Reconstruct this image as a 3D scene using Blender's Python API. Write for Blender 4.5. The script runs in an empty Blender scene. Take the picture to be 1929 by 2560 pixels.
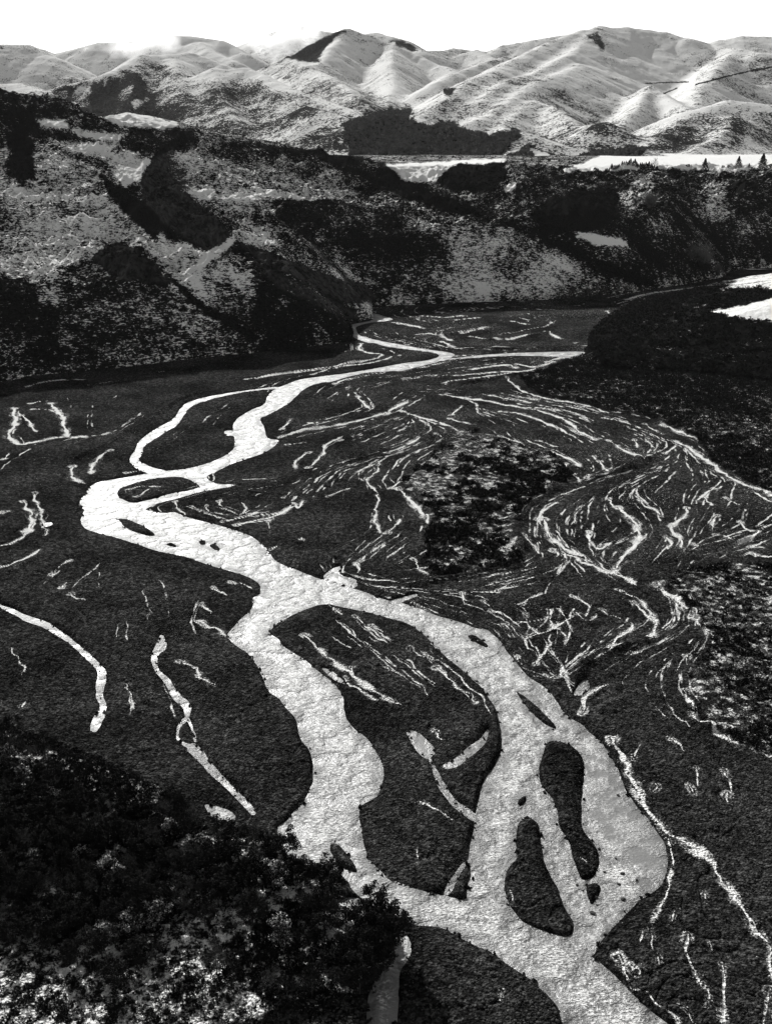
import bpy, math, random
import numpy as np
random.seed(7)
RNG = np.random.default_rng(11)
SC = bpy.context.scene
COL = SC.collection

# ------------------------------------------------------------------ camera, sky, sun, exposure
CAM_H, PITCH, FPX = 160.0, math.radians(19.0), 2372.0     # metres, downward tilt, focal length in 1667 px wide frame
cam_d = bpy.data.cameras.new("camera"); cam = bpy.data.objects.new("camera", cam_d); COL.objects.link(cam)
cam.location = (0, 0, CAM_H); cam.rotation_euler = (math.radians(90) - PITCH, 0, 0)
cam_d.sensor_fit = 'VERTICAL'; cam_d.sensor_height = 24.0; cam_d.lens = FPX / 2212.0 * 24.0
cam_d.clip_start = 1.0; cam_d.clip_end = 40000.0
SC.camera = cam
SUN_AZ, SUN_EL = math.radians(-23.0), math.radians(27.5)   # ahead of the camera, a little to the left
W = bpy.data.worlds.new("World"); SC.world = W; W.use_nodes = True
wn = W.node_tree; bg = wn.nodes["Background"]
sky = wn.nodes.new("ShaderNodeTexSky"); sky.sky_type = 'NISHITA'; sky.sun_disc = False
sky.sun_elevation = SUN_EL; sky.sun_rotation = SUN_AZ; sky.altitude = 500; sky.dust_density = 0.2; sky.air_density = 0.5
bw = wn.nodes.new("ShaderNodeRGBToBW")                      # the photograph is on black and white film
wn.links.new(sky.outputs[0], bw.inputs[0]); wn.links.new(bw.outputs[0], bg.inputs[0]); bg.inputs[1].default_value = 0.15
sd = bpy.data.lights.new("sun", 'SUN'); sd.energy = 4.2; sd.angle = math.radians(0.5); sd.color = (1, 0.995, 0.98)
sun = bpy.data.objects.new("sun", sd); COL.objects.link(sun)
sun.rotation_euler = (math.radians(90) - SUN_EL, 0, math.pi - SUN_AZ)
SC.view_settings.view_transform = 'Standard'; SC.view_settings.look = 'None'
SC.view_settings.exposure = 0.78; SC.view_settings.gamma = 1.0
SC.cycles.max_bounces = 6; SC.cycles.volume_bounces = 0; SC.cycles.transparent_max_bounces = 6
SC.cycles.use_denoising = True

# ------------------------------------------------------------------ picture frame <-> world
SP, CP = math.sin(PITCH), math.cos(PITCH)
def ray(px, py):
    """direction per unit of forward distance (world y = 1)"""
    px = np.asarray(px, float); py = np.asarray(py, float)
    a, b = (px - 833.5) / FPX, (1106.0 - py) / FPX
    dy = CP + b * SP; dz = -SP + b * CP
    return a / dy, dz / dy
def at_ground(px, py, z=0.0):
    rx, rz = ray(px, py); D = (z - CAM_H) / rz
    return rx * D, D
def at_depth(px, py, D):
    rx, rz = ray(px, py); return rx * D, D, CAM_H + rz * D
def to_px(x, y, z):
    zz = z - CAM_H
    f = y * CP - zz * SP; u = y * SP + zz * CP
    f = np.maximum(f, 1e-3)
    return 833.5 + FPX * x / f, 1106.0 - FPX * u / f
K = 0.50023
CROPS = dict(A3=(0, 345.7, K), A4=(833.9, 302.4, K), A5=(0, 777.7, K), A6=(833.9, 777.7, K), B1=(0, 1252.9, K),
             B2=(833.9, 1252.9, K), B3=(0, 1693.6, K), B4=(833.9, 1693.6, K), C1=(0, 0, K), C2=(833.9, 0, K), F2=(0, 151.2, .5185),
             Z1=(553.0, 639.4, .25918), Z2=(950.5, 639.4, .25918), Z3=(1209.7, 518.5, .2742),
             Z4=(0, 172.8, .25918), Z5=(1209.7, 293.8, .2742), Z6=(518.5, 1693.6, .25918), D=(0, 0, 1.0))
def C(tag, *v):
    """sketch coordinates -> frame pixels; v is x, y, x, y ..."""
    ox, oy, k = CROPS[tag]
    return [(ox + v[i] * k, oy + v[i + 1] * k) for i in range(0, len(v), 2)]
def G(pts, z=0.0):
    a = np.array(pts, float); x, y = at_ground(a[:, 0], a[:, 1], z); return np.stack([x, y], 1)

# ------------------------------------------------------------------ noise (numpy)
def _h(ix, iy, s):
    n = (ix.astype(np.int64) * 374761393 + iy.astype(np.int64) * 668265263 + s * 1442695041) & 0xffffffff
    n = ((n ^ (n >> 13)) * 1274126177) & 0xffffffff
    return ((n ^ (n >> 16)) & 0xffff) / 65535.0
def vnoise(x, y, s=0):
    xi, yi = np.floor(x), np.floor(y); fx, fy = x - xi, y - yi
    fx = fx * fx * fx * (fx * (fx * 6 - 15) + 10); fy = fy * fy * fy * (fy * (fy * 6 - 15) + 10)
    xi = xi.astype(np.int64); yi = yi.astype(np.int64)
    a, b, c, d = _h(xi, yi, s), _h(xi + 1, yi, s), _h(xi, yi + 1, s), _h(xi + 1, yi + 1, s)
    return (a + (b - a) * fx) * (1 - fy) + (c + (d - c) * fx) * fy
def fbm(x, y, oct=4, s=0, gain=.5):
    t = 0; a = 1.0; n = 0
    for o in range(oct):
        c, q = math.cos(o * 1.3), math.sin(o * 1.3); f = 2.03 ** o
        t = t + a * vnoise((x * c - y * q) * f + 13.7 * o, (x * q + y * c) * f - 7.1 * o, s + o); n += a; a *= gain
    return t / n
def ridged(x, y, oct=4, s=0):
    t = 0; a = 1.0; n = 0
    for o in range(oct):
        c, q = math.cos(o * 1.7), math.sin(o * 1.7); f = 2.1 ** o
        v = 1 - np.abs(2 * vnoise((x * c - y * q) * f + 3.3 * o, (x * q + y * c) * f + 9.1 * o, s + o) - 1)
        t = t + a * v * v; n += a; a *= .5
    return t / n
def ss(a, b, x):
    t = np.clip((x - a) / (b - a), 0, 1); return t * t * (3 - 2 * t)
def smax(a, b, k):
    h = np.clip(.5 + .5 * (a - b) / k, 0, 1); return b + (a - b) * h + k * h * (1 - h)

# ------------------------------------------------------------------ 2-D geometry (numpy)
def seg_dist(x, y, P, closed=False):
    """distance to a polyline, arc length there, signed side"""
    n = len(P); best = np.full(x.shape, 1e9); T = np.zeros_like(best); S = np.ones_like(best); acc = 0.0
    for i in range(n if closed else n - 1):
        ax, ay = P[i]; bx, by = P[(i + 1) % n]; dx, dy = bx - ax, by - ay; L2 = dx * dx + dy * dy + 1e-9
        t = np.clip(((x - ax) * dx + (y - ay) * dy) / L2, 0, 1)
        ex, ey = x - ax - t * dx, y - ay - t * dy; d = np.sqrt(ex * ex + ey * ey)
        m = d < best; L = math.sqrt(L2)
        best = np.where(m, d, best); T = np.where(m, acc + t * L, T); S = np.where(m, np.sign(dx * ey - dy * ex), S); acc += L
    return best, T, S
def inside(x, y, P):
    r = np.zeros(x.shape, bool); n = len(P)
    for i in range(n):
        ax, ay = P[i]; bx, by = P[(i + 1) % n]
        if ay == by: continue
        c = ((ay > y) != (by > y)) & (x < (bx - ax) * (y - ay) / (by - ay) + ax); r ^= c
    return r
def sdf(x, y, P, margin):
    """signed distance (negative inside), evaluated near the polygon only"""
    P = np.asarray(P); out = np.full(x.shape, float(margin))
    m = (x > P[:, 0].min() - margin) & (x < P[:, 0].max() + margin) & (y > P[:, 1].min() - margin) & (y < P[:, 1].max() + margin)
    if m.any():
        xs, ys = x[m], y[m]; d, _, _ = seg_dist(xs, ys, P, True); i = inside(xs, ys, P)
        out[m] = np.where(i, -d, np.minimum(d, margin))
    return out
def smooth_poly(P, closed=True, n=1):
    P = np.asarray(P, float)
    for _ in range(n):
        if closed:
            Q = np.roll(P, -1, 0); A = P * .78 + Q * .22; B = P * .22 + Q * .78
            P = np.stack([A, B], 1).reshape(-1, 2)
        else:
            Q = P[1:]; R = P[:-1]; A = R * .78 + Q * .22; B = R * .22 + Q * .78
            P = np.concatenate([P[:1], np.stack([A, B], 1).reshape(-1, 2), P[-1:]])
    return P
def stroke(pts, ws):
    """polygon round a centre line, widths in frame pixels"""
    P = np.array(pts, float); T = np.gradient(P, axis=0); T /= np.linalg.norm(T, axis=1)[:, None] + 1e-9
    N = np.stack([-T[:, 1], T[:, 0]], 1); w = np.array(ws, float)[:, None] / 2
    return [tuple(p) for p in np.concatenate([P + N * w, (P - N * w)[::-1]])]

# ------------------------------------------------------------------ traced layout: water
W_MAIN = (C('Z1', 950,125, 975,165, 975,195, 930,212, 800,232, 762,255, 780,300, 810,340, 880,372, 930,390, 1000,395, 1070,415, 1200,440,
            1350,455, 1450,470, 1520,485, 1525,500, 1490,520, 1400,540, 1250,555, 1130,575, 1000,600, 850,625, 700,650, 560,665, 400,685,
            320,705, 230,745, 170,765, 120,800, 85,845) +
          C('A5', 1145,190, 1080,215, 1010,260, 1005,300, 1015,350, 1012,380, 980,410, 900,445, 800,470, 710,478, 640,487, 560,500, 480,515,
            420,525, 390,545, 370,580, 345,600, 345,625, 365,655, 345,700, 375,730, 450,750, 540,775, 600,795, 700,830, 800,850, 900,880,
            1000,910, 1060,930, 1110,955, 1130,975, 1125,995) +
          C('B1', 1125,60, 1085,75, 1100,110, 1060,150, 1030,170, 1010,200, 975,240, 1000,265, 1080,320, 1115,370, 1140,430, 1160,480,
            1210,510, 1240,555, 1275,590, 1285,650, 1310,700, 1340,740, 1355,800, 1355,870, 1330,920, 1300,970, 1260,1000, 1240,1035) +
          C('Z6', 300,350, 330,480, 400,600, 500,660, 640,690, 760,700, 860,760, 900,830, 960,900, 1060,990, 1180,1030, 1300,1060, 1320,1150) +
          C('B4', 60,602, 100,600, 200,610, 270,630, 380,690, 470,730, 550,795, 640,850, 700,910, 745,970, 765,1037, 790,1150, 850,1400,
            1600,1400, 1400,1150, 1220,1037, 1150,985, 1080,920, 1030,860, 960,800, 900,745, 905,715, 950,650, 1000,590, 1060,530, 1100,490,
            1180,440, 1210,390, 1215,330, 1200,250, 1165,200, 1130,150) +
          C('B2', 1080,980, 1040,920, 1020,860, 1010,830, 980,780, 950,720, 910,680, 870,650, 850,620, 790,590, 760,560, 730,510, 680,455,
            620,420, 580,380, 550,340, 520,310, 500,270, 480,245, 430,210, 380,205, 350,190, 280,170, 200,145, 130,115, 60,95, 0,85) +
          C('A5', 1550,990, 1400,950, 1340,930, 1270,900, 1210,880, 1170,845, 1140,800, 1100,765, 1040,740, 960,715, 880,695, 800,675,
            760,655, 700,660, 640,650, 625,640, 700,610, 760,598, 850,570, 930,555, 1000,545, 1060,540, 1000,535, 940,535, 900,515, 890,500,
            930,480, 1000,445, 1080,420, 1150,395, 1215,345, 1180,340, 1150,335, 1145,300, 1130,265, 1120,250, 1150,240, 1230,200,
            1270,165, 1300,135, 1330,115, 1380,100, 1440,90, 1500,70) +
          C('Z1', 850,650, 1000,635, 1130,620, 1200,625, 1300,600, 1400,575, 1500,550, 1600,525, 1667,485, 1600,465, 1500,455, 1420,440,
            1300,420, 1200,400, 1070,378, 960,355, 860,325, 845,300, 830,275, 830,255, 880,235, 970,215, 1080,207, 1145,195, 1130,182,
            1080,170, 1020,150, 975,143, 980,130, 1060,124, 1060,116))
ISLANDS = [
    C('A5', 505,580, 515,555, 560,540, 620,520, 700,505, 770,500, 820,512, 855,535, 865,545, 830,560, 740,575, 650,600, 570,617, 530,600),
    C('A5', 500,680, 560,685, 620,715, 660,740, 675,758, 640,757, 570,738, 530,715, 520,695),
    C('A5', 715,792, 745,785, 770,808, 730,802), C('A5', 858,780, 885,774, 892,792, 870,799),
    C('A5', 900,795, 925,788, 948,805, 952,826, 915,814),
    C('B1', 1155,225, 1200,180, 1280,140, 1400,95, 1500,120, 1667,160) +
    C('B2', 100,190, 170,235, 215,290, 270,340, 330,385, 380,430, 430,480, 470,550, 490,620, 500,690, 490,750, 460,810, 420,860, 405,920, 390,985) +
    C('B4', 385,130, 375,180, 360,250, 355,300, 365,370, 350,440, 348,503, 270,480, 180,465, 80,435, 20,410) +
    C('Z6', 1500,880, 1350,850, 1240,800, 1150,700, 1060,590, 1020,450, 1000,350, 990,250, 1000,180, 1080,130, 1150,90, 1180,0) +
    C('B1', 1655,830, 1650,790, 1620,730, 1580,680, 1520,630, 1490,590, 1485,540, 1475,480, 1440,440, 1380,395, 1300,330, 1250,300, 1215,280, 1205,250),
    C('B2', 550,470, 600,500, 650,545, 700,590, 745,645, 700,630, 650,595, 620,560),
    C('B2', 690,700, 720,690, 790,705, 840,745, 853,800, 850,900, 840,1037) +
    C('B4', 850,200, 890,250, 915,290, 920,350, 900,400, 850,415, 830,390, 800,300, 790,240, 750,190, 735,130, 730,70, 680,20) +
    C('B2', 655,850, 660,790, 680,750),
    C('B4', 570,160, 620,145, 655,170, 670,240, 680,330, 700,380, 740,450, 770,540, 815,600, 800,660, 700,640, 600,600, 560,560, 530,510,
      515,460, 513,400, 530,350, 570,310, 560,240),
    C('Z6', 760,480, 820,500, 880,570, 940,650, 1000,745, 860,700, 800,620, 745,540),
    C('B2', 345,238, 380,235, 440,275, 440,292, 400,278),
    C('B4', 860,440, 900,420, 930,440, 915,480, 885,525, 870,480),
    C('B4', 565,70, 600,45, 605,70, 575,95)]
def stk(tag, xy, ws):
    k = CROPS[tag][2]; return stroke(C(tag, *xy), [w * k for w in ws])
SIDE = [
    stk('A5', (1200,117, 1100,128, 1000,143, 920,158, 860,175, 810,195, 785,225, 760,265, 700,300, 650,330, 610,360, 600,395, 575,430, 600,455, 650,475, 720,490),
        (9,8,9,12,18,26,30,30,32,34,28,34,38,36,28,26)),
    stk('B1', (-40,85, 0,110, 60,135, 120,165, 200,190, 260,230, 310,265, 360,310, 410,355, 445,395, 435,450, 430,500, 450,540, 425,600, 400,650),
        (14,16,22,26,30,26,22,24,26,36,34,30,34,38,34)),
    stk('B1', (700,235, 700,280, 665,320, 670,380, 720,430, 760,500, 810,540, 810,590), (18,50,24,18,28,36,36,22)),
    stk('B1', (810,590, 770,630, 765,690, 830,720), (16,14,16,20)), stk('B1', (810,590, 835,650, 845,700), (12,14,18)),
    stk('B1', (820,710, 850,740, 900,800, 960,860, 1020,920, 1070,970, 1100,1010), (46,44,38,30,28,28,26)),
    C('Z6', 1330,1160, 1420,1320, 1415,1420, 1380,1480, 1320,1630, 1310,2000, 1310,2500, 1050,2500, 1050,1850, 1100,1700, 1180,1520, 1290,1350, 1310,1250),
    C('B1', 875,960, 960,980, 1020,1010, 1010,1045, 940,1040, 900,1000),
    C('Z6', 730,960, 960,930, 1040,980, 1050,1100, 980,1200, 930,1300, 800,1340, 640,1300, 720,1180),
    C('A5', 1390,940, 1430,900, 1475,885, 1465,930, 1540,940, 1545,985, 1450,965), C('B2', 0,90, 130,55, 135,70, 40,104),
    C('B2', 800,500, 830,450, 865,420, 880,450, 850,500),
    C('B2', 80,650, 130,650, 180,690, 215,735, 185,770, 160,765, 120,720),
    stk('B2', (185,765, 215,830, 235,880, 290,960, 350,1000, 385,1030), (16,22,24,26,34,34)),
    stk('B2', (440,640, 420,690, 370,730, 300,790, 245,805), (14,30,36,34,20)),
    C('Z2', 0,540, 60,520, 200,505, 400,482, 700,468, 1250,458, 1250,500, 1130,527, 1000,512, 850,500, 600,500, 300,515, 100,530),
    C('B4', 240,470, 290,380, 340,330, 362,320, 320,390, 275,478),
    C('A5', 180,705, 225,695, 235,710, 190,720), C('A5', 965,305, 1010,300, 1012,330, 975,325),
    C('B1', 1380,372, 1430,385, 1480,430, 1500,455, 1440,430)]
CALM = [C('B2', 850,760, 940,700, 1010,830, 1080,980, 1120,1037, 860,1037), C('B4', 860,0, 1030,30, 1130,150, 1210,260, 1215,400, 1100,420, 960,300, 900,200, 850,100), C('B2', 720,590, 790,590, 880,660, 800,680),
        C('B4', 400,650, 480,740, 640,860, 700,910, 740,1000, 820,1037, 760,960, 640,820, 520,720), C('B4', 1000,540, 1080,480, 1000,600, 920,700, 880,640), C('B2', 430,215, 490,250, 520,310, 460,290),
        C('Z6', 730,960, 960,930, 1040,980, 1050,1100, 980,1200, 930,1300, 800,1340, 640,1300, 720,1180), C('B2', 80,650, 130,650, 180,690, 215,735, 185,770, 160,765, 120,720), C('A5', 1390,940, 1430,900, 1475,885, 1545,985, 1450,965),
        C('B2', 440,640, 420,690, 370,730, 300,790, 245,805, 230,780, 330,700, 400,640), C('B2', 185,765, 215,830, 235,880, 290,960, 350,1000, 400,1030, 330,1010, 260,940, 200,850)]
# snow lying in the old channels: (width in metres, centre line)
def L(tag, w, *v): return (w, C(tag, *v))
SNOW = [
 L('A6',1.6,0,405,60,385,100,365,145,335), L('A6',2,70,220,120,240,190,260,260,285,325,315), L('A6',3,0,230,50,200,95,180),
 L('A6',3,240,150,330,165,430,180,520,200,620,210,740,220), L('A6',2,450,155,540,175,635,190), L('A6',2.2,640,155,720,180,800,185,890,205,960,230),
 L('A6',2.6,600,210,690,230,760,250,800,280,840,315,900,345), L('A6',2.2,500,225,580,235,660,260,740,300), L('A6',2.4,955,350,1010,385,1060,410,1130,430),
 L('A6',2,265,255,310,265,370,280), L('A6',2,490,330,530,345,580,360), L('A6',1.6,650,350,700,365,735,378), L('A6',2.6,700,400,740,410,775,425,835,460),
 L('A6',1.6,775,450,780,470), L('A6',1.6,920,440,945,470,960,495), L('A6',2,865,520,890,505,905,500), L('A6',1.5,805,495,825,515,832,540),
 L('A6',1.6,1070,345,1080,360,1080,385), L('A6',1.4,1110,280,1150,305,1200,320), L('A6',1.4,940,250,1000,265,1060,280),
 L('A6',3.4,1190,285,1260,315,1340,340), L('A6',3.4,1250,355,1300,380,1340,415,1400,450,1450,490,1520,530,1600,560,1667,600,1800,650),
 L('A6',1.6,1200,410,1250,375), L('A6',1.6,20,560,40,540,65,525), L('A6',2.6,50,560,90,595,130,635,165,670,180,710), L('A6',1.5,0,750,40,725,55,690),
 L('A6',1.3,650,690,690,640,735,618), L('A6',2.2,680,690,690,740,720,780,770,815,830,850,870,875), L('A6',2,720,825,800,860,880,890,950,915,1020,940,1060,965),
 L('A6',1.4,595,765,620,800,665,838), L('A6',1.6,870,745,890,800,920,825,955,800), L('A6',1.4,960,600,985,640),
 L('A6',2.6,1000,640,1040,680,1080,715,1090,770,1060,820,1010,860,985,920), L('A6',1.8,1090,610,1110,640,1150,650,1185,680),
 L('A6',1.5,1415,555,1370,580,1340,610), L('A6',1.8,1300,640,1290,680,1240,710,1225,740,1270,780,1275,820), L('A6',1.5,1465,595,1515,630),
 L('A6',1.6,1370,590,1400,630), L('A6',1.5,1430,670,1400,710,1405,735), L('A6',1.4,1420,760,1470,760,1500,780),
 L('A6',1.6,1530,700,1560,740,1610,740,1580,770,1520,800), L('A6',2.6,1580,840,1620,850,1700,860), L('A6',1.6,1570,810,1640,815),
 L('A6',1.4,120,860,150,900,180,930), L('A6',1.2,1320,800,1360,820), L('A6',1.6,1210,770,1235,800,1210,820), L('A6',1.6,520,80,560,120,620,150,700,170),
 L('A6',1.6,250,100,270,90,400,80,600,50,640,40), L('A6',1.4,900,420,905,440), L('A6',1.2,210,320,235,335), L('A6',1.4,280,240,310,215,325,200),
 L('B2',3,1160,30,1210,60,1270,100,1320,140,1350,190,1400,250,1410,290), L('B2',1.2,560,330,575,360,600,378), L('B2',1.1,690,415,730,430),
 L('B2',1.6,1000,45,1060,70,1110,110,1150,160,1165,200,1155,245), L('B2',1.3,1060,100,1110,140,1150,190), L('B2',1.2,930,125,980,155,1020,170),
 L('B2',1.4,800,72,850,95,880,112), L('B2',1.1,450,135,495,160), L('B2',1.1,480,50,530,20), L('B2',1.1,580,110,620,80,670,60), L('B2',1.3,330,60,335,110),
 L('B2',1,700,130,710,190,740,220,770,260), L('B2',.9,560,190,640,180,700,165), L('B2',1,600,150,620,200,650,230), L('B2',.9,640,370,680,320,700,280),
 L('B2',.9,600,250,680,230,760,190,800,160), L('B2',.8,740,130,780,180,800,230), L('B2',.8,820,140,860,190,900,160), L('B2',1,505,200,525,220),
 L('B2',1,420,90,450,130), L('B2',1.4,850,580,850,520,890,480,950,462), L('B2',1.2,1300,330,1298,370), L('B2',1.6,970,300,1000,250,1050,220,1060,190),
 L('B2',2,1285,480,1310,550,1360,620,1440,670,1550,720), L('B2',1.6,1600,735,1667,770,1800,830), L('B2',1.5,965,690,1000,730,1040,800,1070,880,1090,950,1130,1010,1160,1037),
 L('B2',1,1220,690,1270,710,1285,740), L('B2',1,1450,830,1480,870,1490,920), L('B2',1,1470,920,1475,960), L('B2',.7,1060,780,1100,710),
 L('B2',.7,1330,820,1345,900), L('B2',1.2,1300,900,1320,925), L('B2',1,1150,890,1155,915), L('B2',1.5,0,515,60,545), L('B2',1.2,210,385,270,430,310,480,350,500,385,540),
 L('B2',.8,200,655,250,690), L('B2',.6,150,965,220,1010,260,1035), L('B2',.8,100,300,160,340,200,350), L('B2',.8,0,380,40,410,60,430),
 L('B4',1.7,1080,30,1110,100,1160,170,1230,220,1310,275,1380,330,1430,385,1480,450,1540,530,1590,620,1640,720,1667,820,1690,1000),
 L('B4',.55,1210,240,1235,310,1235,380,1210,470,1180,550,1140,610), L('B4',.5,1110,640,1095,690), L('B4',.6,1140,640,1150,720),
 L('B4',1.6,1010,740,1030,810,1050,840), L('B4',.8,1050,780,1090,830), L('B4',.7,1170,750,1165,800), L('B4',.9,1300,660,1290,740,1310,800,1350,870,1390,950),
 L('B4',.9,1450,790,1455,880,1450,980,1460,1037), L('B4',.5,1385,695,1400,740), L('B4',.5,1240,560,1230,600), L('B4',1,1640,900,1630,1037),
 L('B4',.7,1270,970,1350,1030), L('B4',.5,1060,860,1130,930,1200,1000,1260,1037), L('B4',.35,850,320,875,350), L('B4',.35,545,450,560,500),
 L('B4',.4,140,85,200,120,290,165), L('B4',.35,125,290,140,360), L('B4',.5,495,900,490,945), L('B4',.6,1370,480,1380,510),
 L('B1',1.5,1310,240,1370,300,1420,350,1480,390,1540,440,1600,480,1667,510), L('B1',1,1480,430,1560,490,1620,525), L('B1',1.2,1610,200,1667,225),
 L('B1',1,1520,380,1510,410), L('B1',1,1530,160,1600,220), L('B1',1.4,785,350,840,385,870,425,920,465), L('B1',.6,560,450,562,560), L('B1',.6,60,300,90,370,97,415),
 L('B1',.7,80,560,115,525), L('B1',1.2,920,40,980,75), L('B1',1,870,110,910,150), L('B1',1,305,65,360,95), L('B1',1.6,870,180,940,225,980,240), L('B1',1,1455,130,1475,155),
 L('B1',1.6,880,200,930,215), L('B1',1.4,1010,10,1080,40),
 L('A5',2.4,120,120,180,100,260,88,360,85), L('A5',3,60,210,75,280,40,320,40,345,90,370,180,350,260,335,370,335), L('A5',2.4,130,190,170,180,200,180),
 L('A5',3.4,220,190,265,240,280,300,290,330), L('A5',2.4,150,215,200,215,240,225), L('A5',1.6,20,430,40,405), L('A5',1.6,100,240,130,270,150,310),
 L('A5',1.8,320,460,300,490,320,520,370,535), L('A5',2,480,390,430,420,400,460,390,490), L('A5',1.8,1220,300,1245,270,1260,255), L('A5',2.6,1340,275,1400,270),
 L('A5',2.6,1215,335,1300,310,1400,295,1500,275,1600,250,1667,230), L('A5',2,1060,85,1200,65,1380,45,1600,15), L('A5',1.6,1335,400,1270,440,1278,475),
 L('A5',1.5,1330,470,1390,420,1400,370,1470,340), L('A5',2.2,1540,160,1600,215), L('A5',1.4,760,610,750,640,800,670),
 L('A5',1.8,1020,715,1100,695,1180,680,1240,650,1250,630), L('A5',1.8,1270,620,1280,650,1310,610), L('A5',1.3,890,630,900,655), L('A5',1.3,945,610,970,645),
 L('A5',1.3,960,700,1060,680,1120,660), L('A5',1,1160,700,1170,730), L('A5',1,1160,820,1200,805), L('A5',1,1640,450,1620,500,1570,520,1640,590,1610,680,1640,750),
 L('A5',1.6,1545,880,1550,920), L('A5',1.3,1560,870,1600,830,1667,790), L('A5',1.5,220,930,260,890,300,870), L('A5',1.2,270,990,290,960,320,960),
 L('A5',2,100,615,125,650,150,700,110,760,60,795,0,805,-60,830), L('A5',2.8,0,665,25,660), L('A5',1.2,155,580,160,640,190,690,200,760),
 L('A5',1.4,0,900,80,870,150,840,180,820), L('A5',1.2,1420,590,1500,560), L('A5',1.1,1220,600,1260,570), L('A5',1.4,1230,370,1320,360),
 L('A5',1.2,1300,780,1310,765), L('A5',1.3,560,560,620,545,680,550), L('A5',1.2,590,590,640,560), L('A5',1.1,1520,300,1560,285), L('A5',2,540,490,600,480),
 L('A4',3,30,790,160,815), L('A4',3,545,785,610,800), L('A4',3,950,740,985,765), L('A4',3,240,870,290,895), L('A4',3.4,690,830,750,860),
 L('A4',3,330,835,430,810), L('A4',2.6,360,850,500,870,600,850,700,830), L('A4',3,300,935,600,915,855,920), L('A4',5,1040,690,1120,665,1250,650,1400,630),
 L('A4',6,1440,555,1640,560,1800,560), L('A4',3,300,1020,500,1005,620,1000), L('A4',3,150,840,200,835,290,870), L('A4',4,380,990,520,970,560,985),
 L('A4',3.5,1170,690,1260,680,1330,670), L('A4',3,150,760,250,770,330,760), L('A4',3,690,960,760,940,830,935), L('A4',3,560,970,640,985,720,960),
 L('A4',3,300,780,400,770), L('A4',3,600,730,720,735), L('A4',3,1000,850,1060,840),
 L('Z1',3,880,400,850,440,900,470,980,480,1060,490,1010,520), L('Z1',2,1010,520,900,550,750,580,560,605,350,635,0,690), L('Z1',2.4,1180,225,1300,250,1390,270),
 L('Z1',2.4,1550,385,1640,425), L('Z1',2,1330,325,1450,310), L('Z1',2.4,1190,380,1250,395), L('Z1',2,460,660,540,635,600,620), L('Z1',2,650,740,740,700,820,690)]
# terrace edges: (height, line)
SCARP = [
 L('A5',1.7,960,135,850,150,760,180,700,225,620,275,540,320,500,350,400,400,300,440,270,480,250,530,170,560,110,600), L('A5',1.0,110,600,90,650,100,720,60,780),
 L('A6',1.3,0,985,60,985,200,960,330,940,460,915,580,890), L('A6',2.2,560,890,598,835,550,770,553,690,620,610,740,560,830,525,960,500,1100,450,1180,400),
 L('A6',1.1,1370,830,1480,800,1600,760,1667,730), L('A6',1.6,250,108,400,98,640,50), L('B2',1.6,690,440,740,445,800,420,870,360,960,310,1060,290,1120,265,1170,240),
 L('B2',1.1,855,600,960,550,1060,500), L('A4',2.4,290,903,500,903,860,893), L('B4',1.5,180,462,250,380,335,285), L('Z1',2.0,660,600,800,560,930,520),
 L('Z1',1.5,0,678,250,640,460,612), L('A6',1.0,890,870,960,820,1040,790), L('B1',.8,1480,590,1560,690,1640,790), L('A5',1.2,0,945,100,890,200,830),
 L('A6',1.6,980,228,1060,240,1160,268,1240,295), L('A5',1.4,1390,940,1400,890,1470,830,1540,780), L('A4',1.8,180,858,280,838,380,820), L('A4',2,360,875,520,860,640,845,860,820),
 L('A5',1.0,1200,330,1350,300,1667,225), L('A5',1.0,1400,470,1667,400), L('B2',1.0,380,545,410,620,400,690,330,730), L('B1',.9,560,560,640,520,720,500),
 L('B4',.9,60,930,110,870), L('B4',.8,1400,660,1410,850,1390,900)]
# bed of the valley (the hills start at its edge)
BED = G([(-700, 900), (-300, 852), (0, 830), (60, 815), (230, 800), (400, 778), (560, 762), (700, 748), (760, 738), (765, 715), (752, 700), (808, 688),
         (806, 664), (900, 660), (1000, 655), (1170, 650), (1250, 643), (1360, 634), (1430, 622), (1500, 612), (1560, 600), (1580, 582), (1667, 579), (1950, 570),
         (1950, 596), (1667, 598), (1600, 606), (1520, 622), (1440, 640), (1370, 655), (1300, 695), (1268, 728), (1265, 760), (1255, 774), (1290, 800),
         (1420, 806), (1560, 818), (1667, 832), (1950, 850), (2600, 900), (2600, 2900), (-1200, 2900)])
def poly(*v): return C('D', *v)
SCRUB_ISLAND = C('A6', 180,430, 330,300, 450,330, 600,380, 700,400, 800,500, 770,545, 680,580, 600,630, 560,680, 550,760, 592,830, 562,888, 470,910, 330,930, 220,945,
                 180,900, 170,760, 200,700, 150,640, 60,540, 100,500)
SCRUB_RIGHT = C('B2', 1165,25, 1240,60, 1320,150, 1400,250, 1405,310, 1335,370, 1290,420, 1285,490, 1330,590, 1400,640, 1550,720, 1700,790, 2100,900, 2100,-350,
                1800,-120, 1667,-60, 1500,-60, 1300,-40)
SCRUB_FLAT = (C('A6', 570,75, 620,130, 700,165, 800,180, 900,208, 1000,228, 1100,245, 1200,280, 1335,335, 1400,440, 1500,500, 1667,585, 2100,760, 2100,60, 1667,95, 1450,70) +
              poly(1420,806, 1290,790, 1262,768, 1180,800))
WOOD = poly(-400,1500, 0,1575, 90,1600, 190,1640, 300,1690, 400,1745, 450,1800, 560,1810, 620,1870, 690,1905, 740,1930, 790,1985, 850,2010, 852,2080, 800,2150, 700,2190,
            620,2212, 560,2240, 500,2400, -400,2400)

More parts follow.
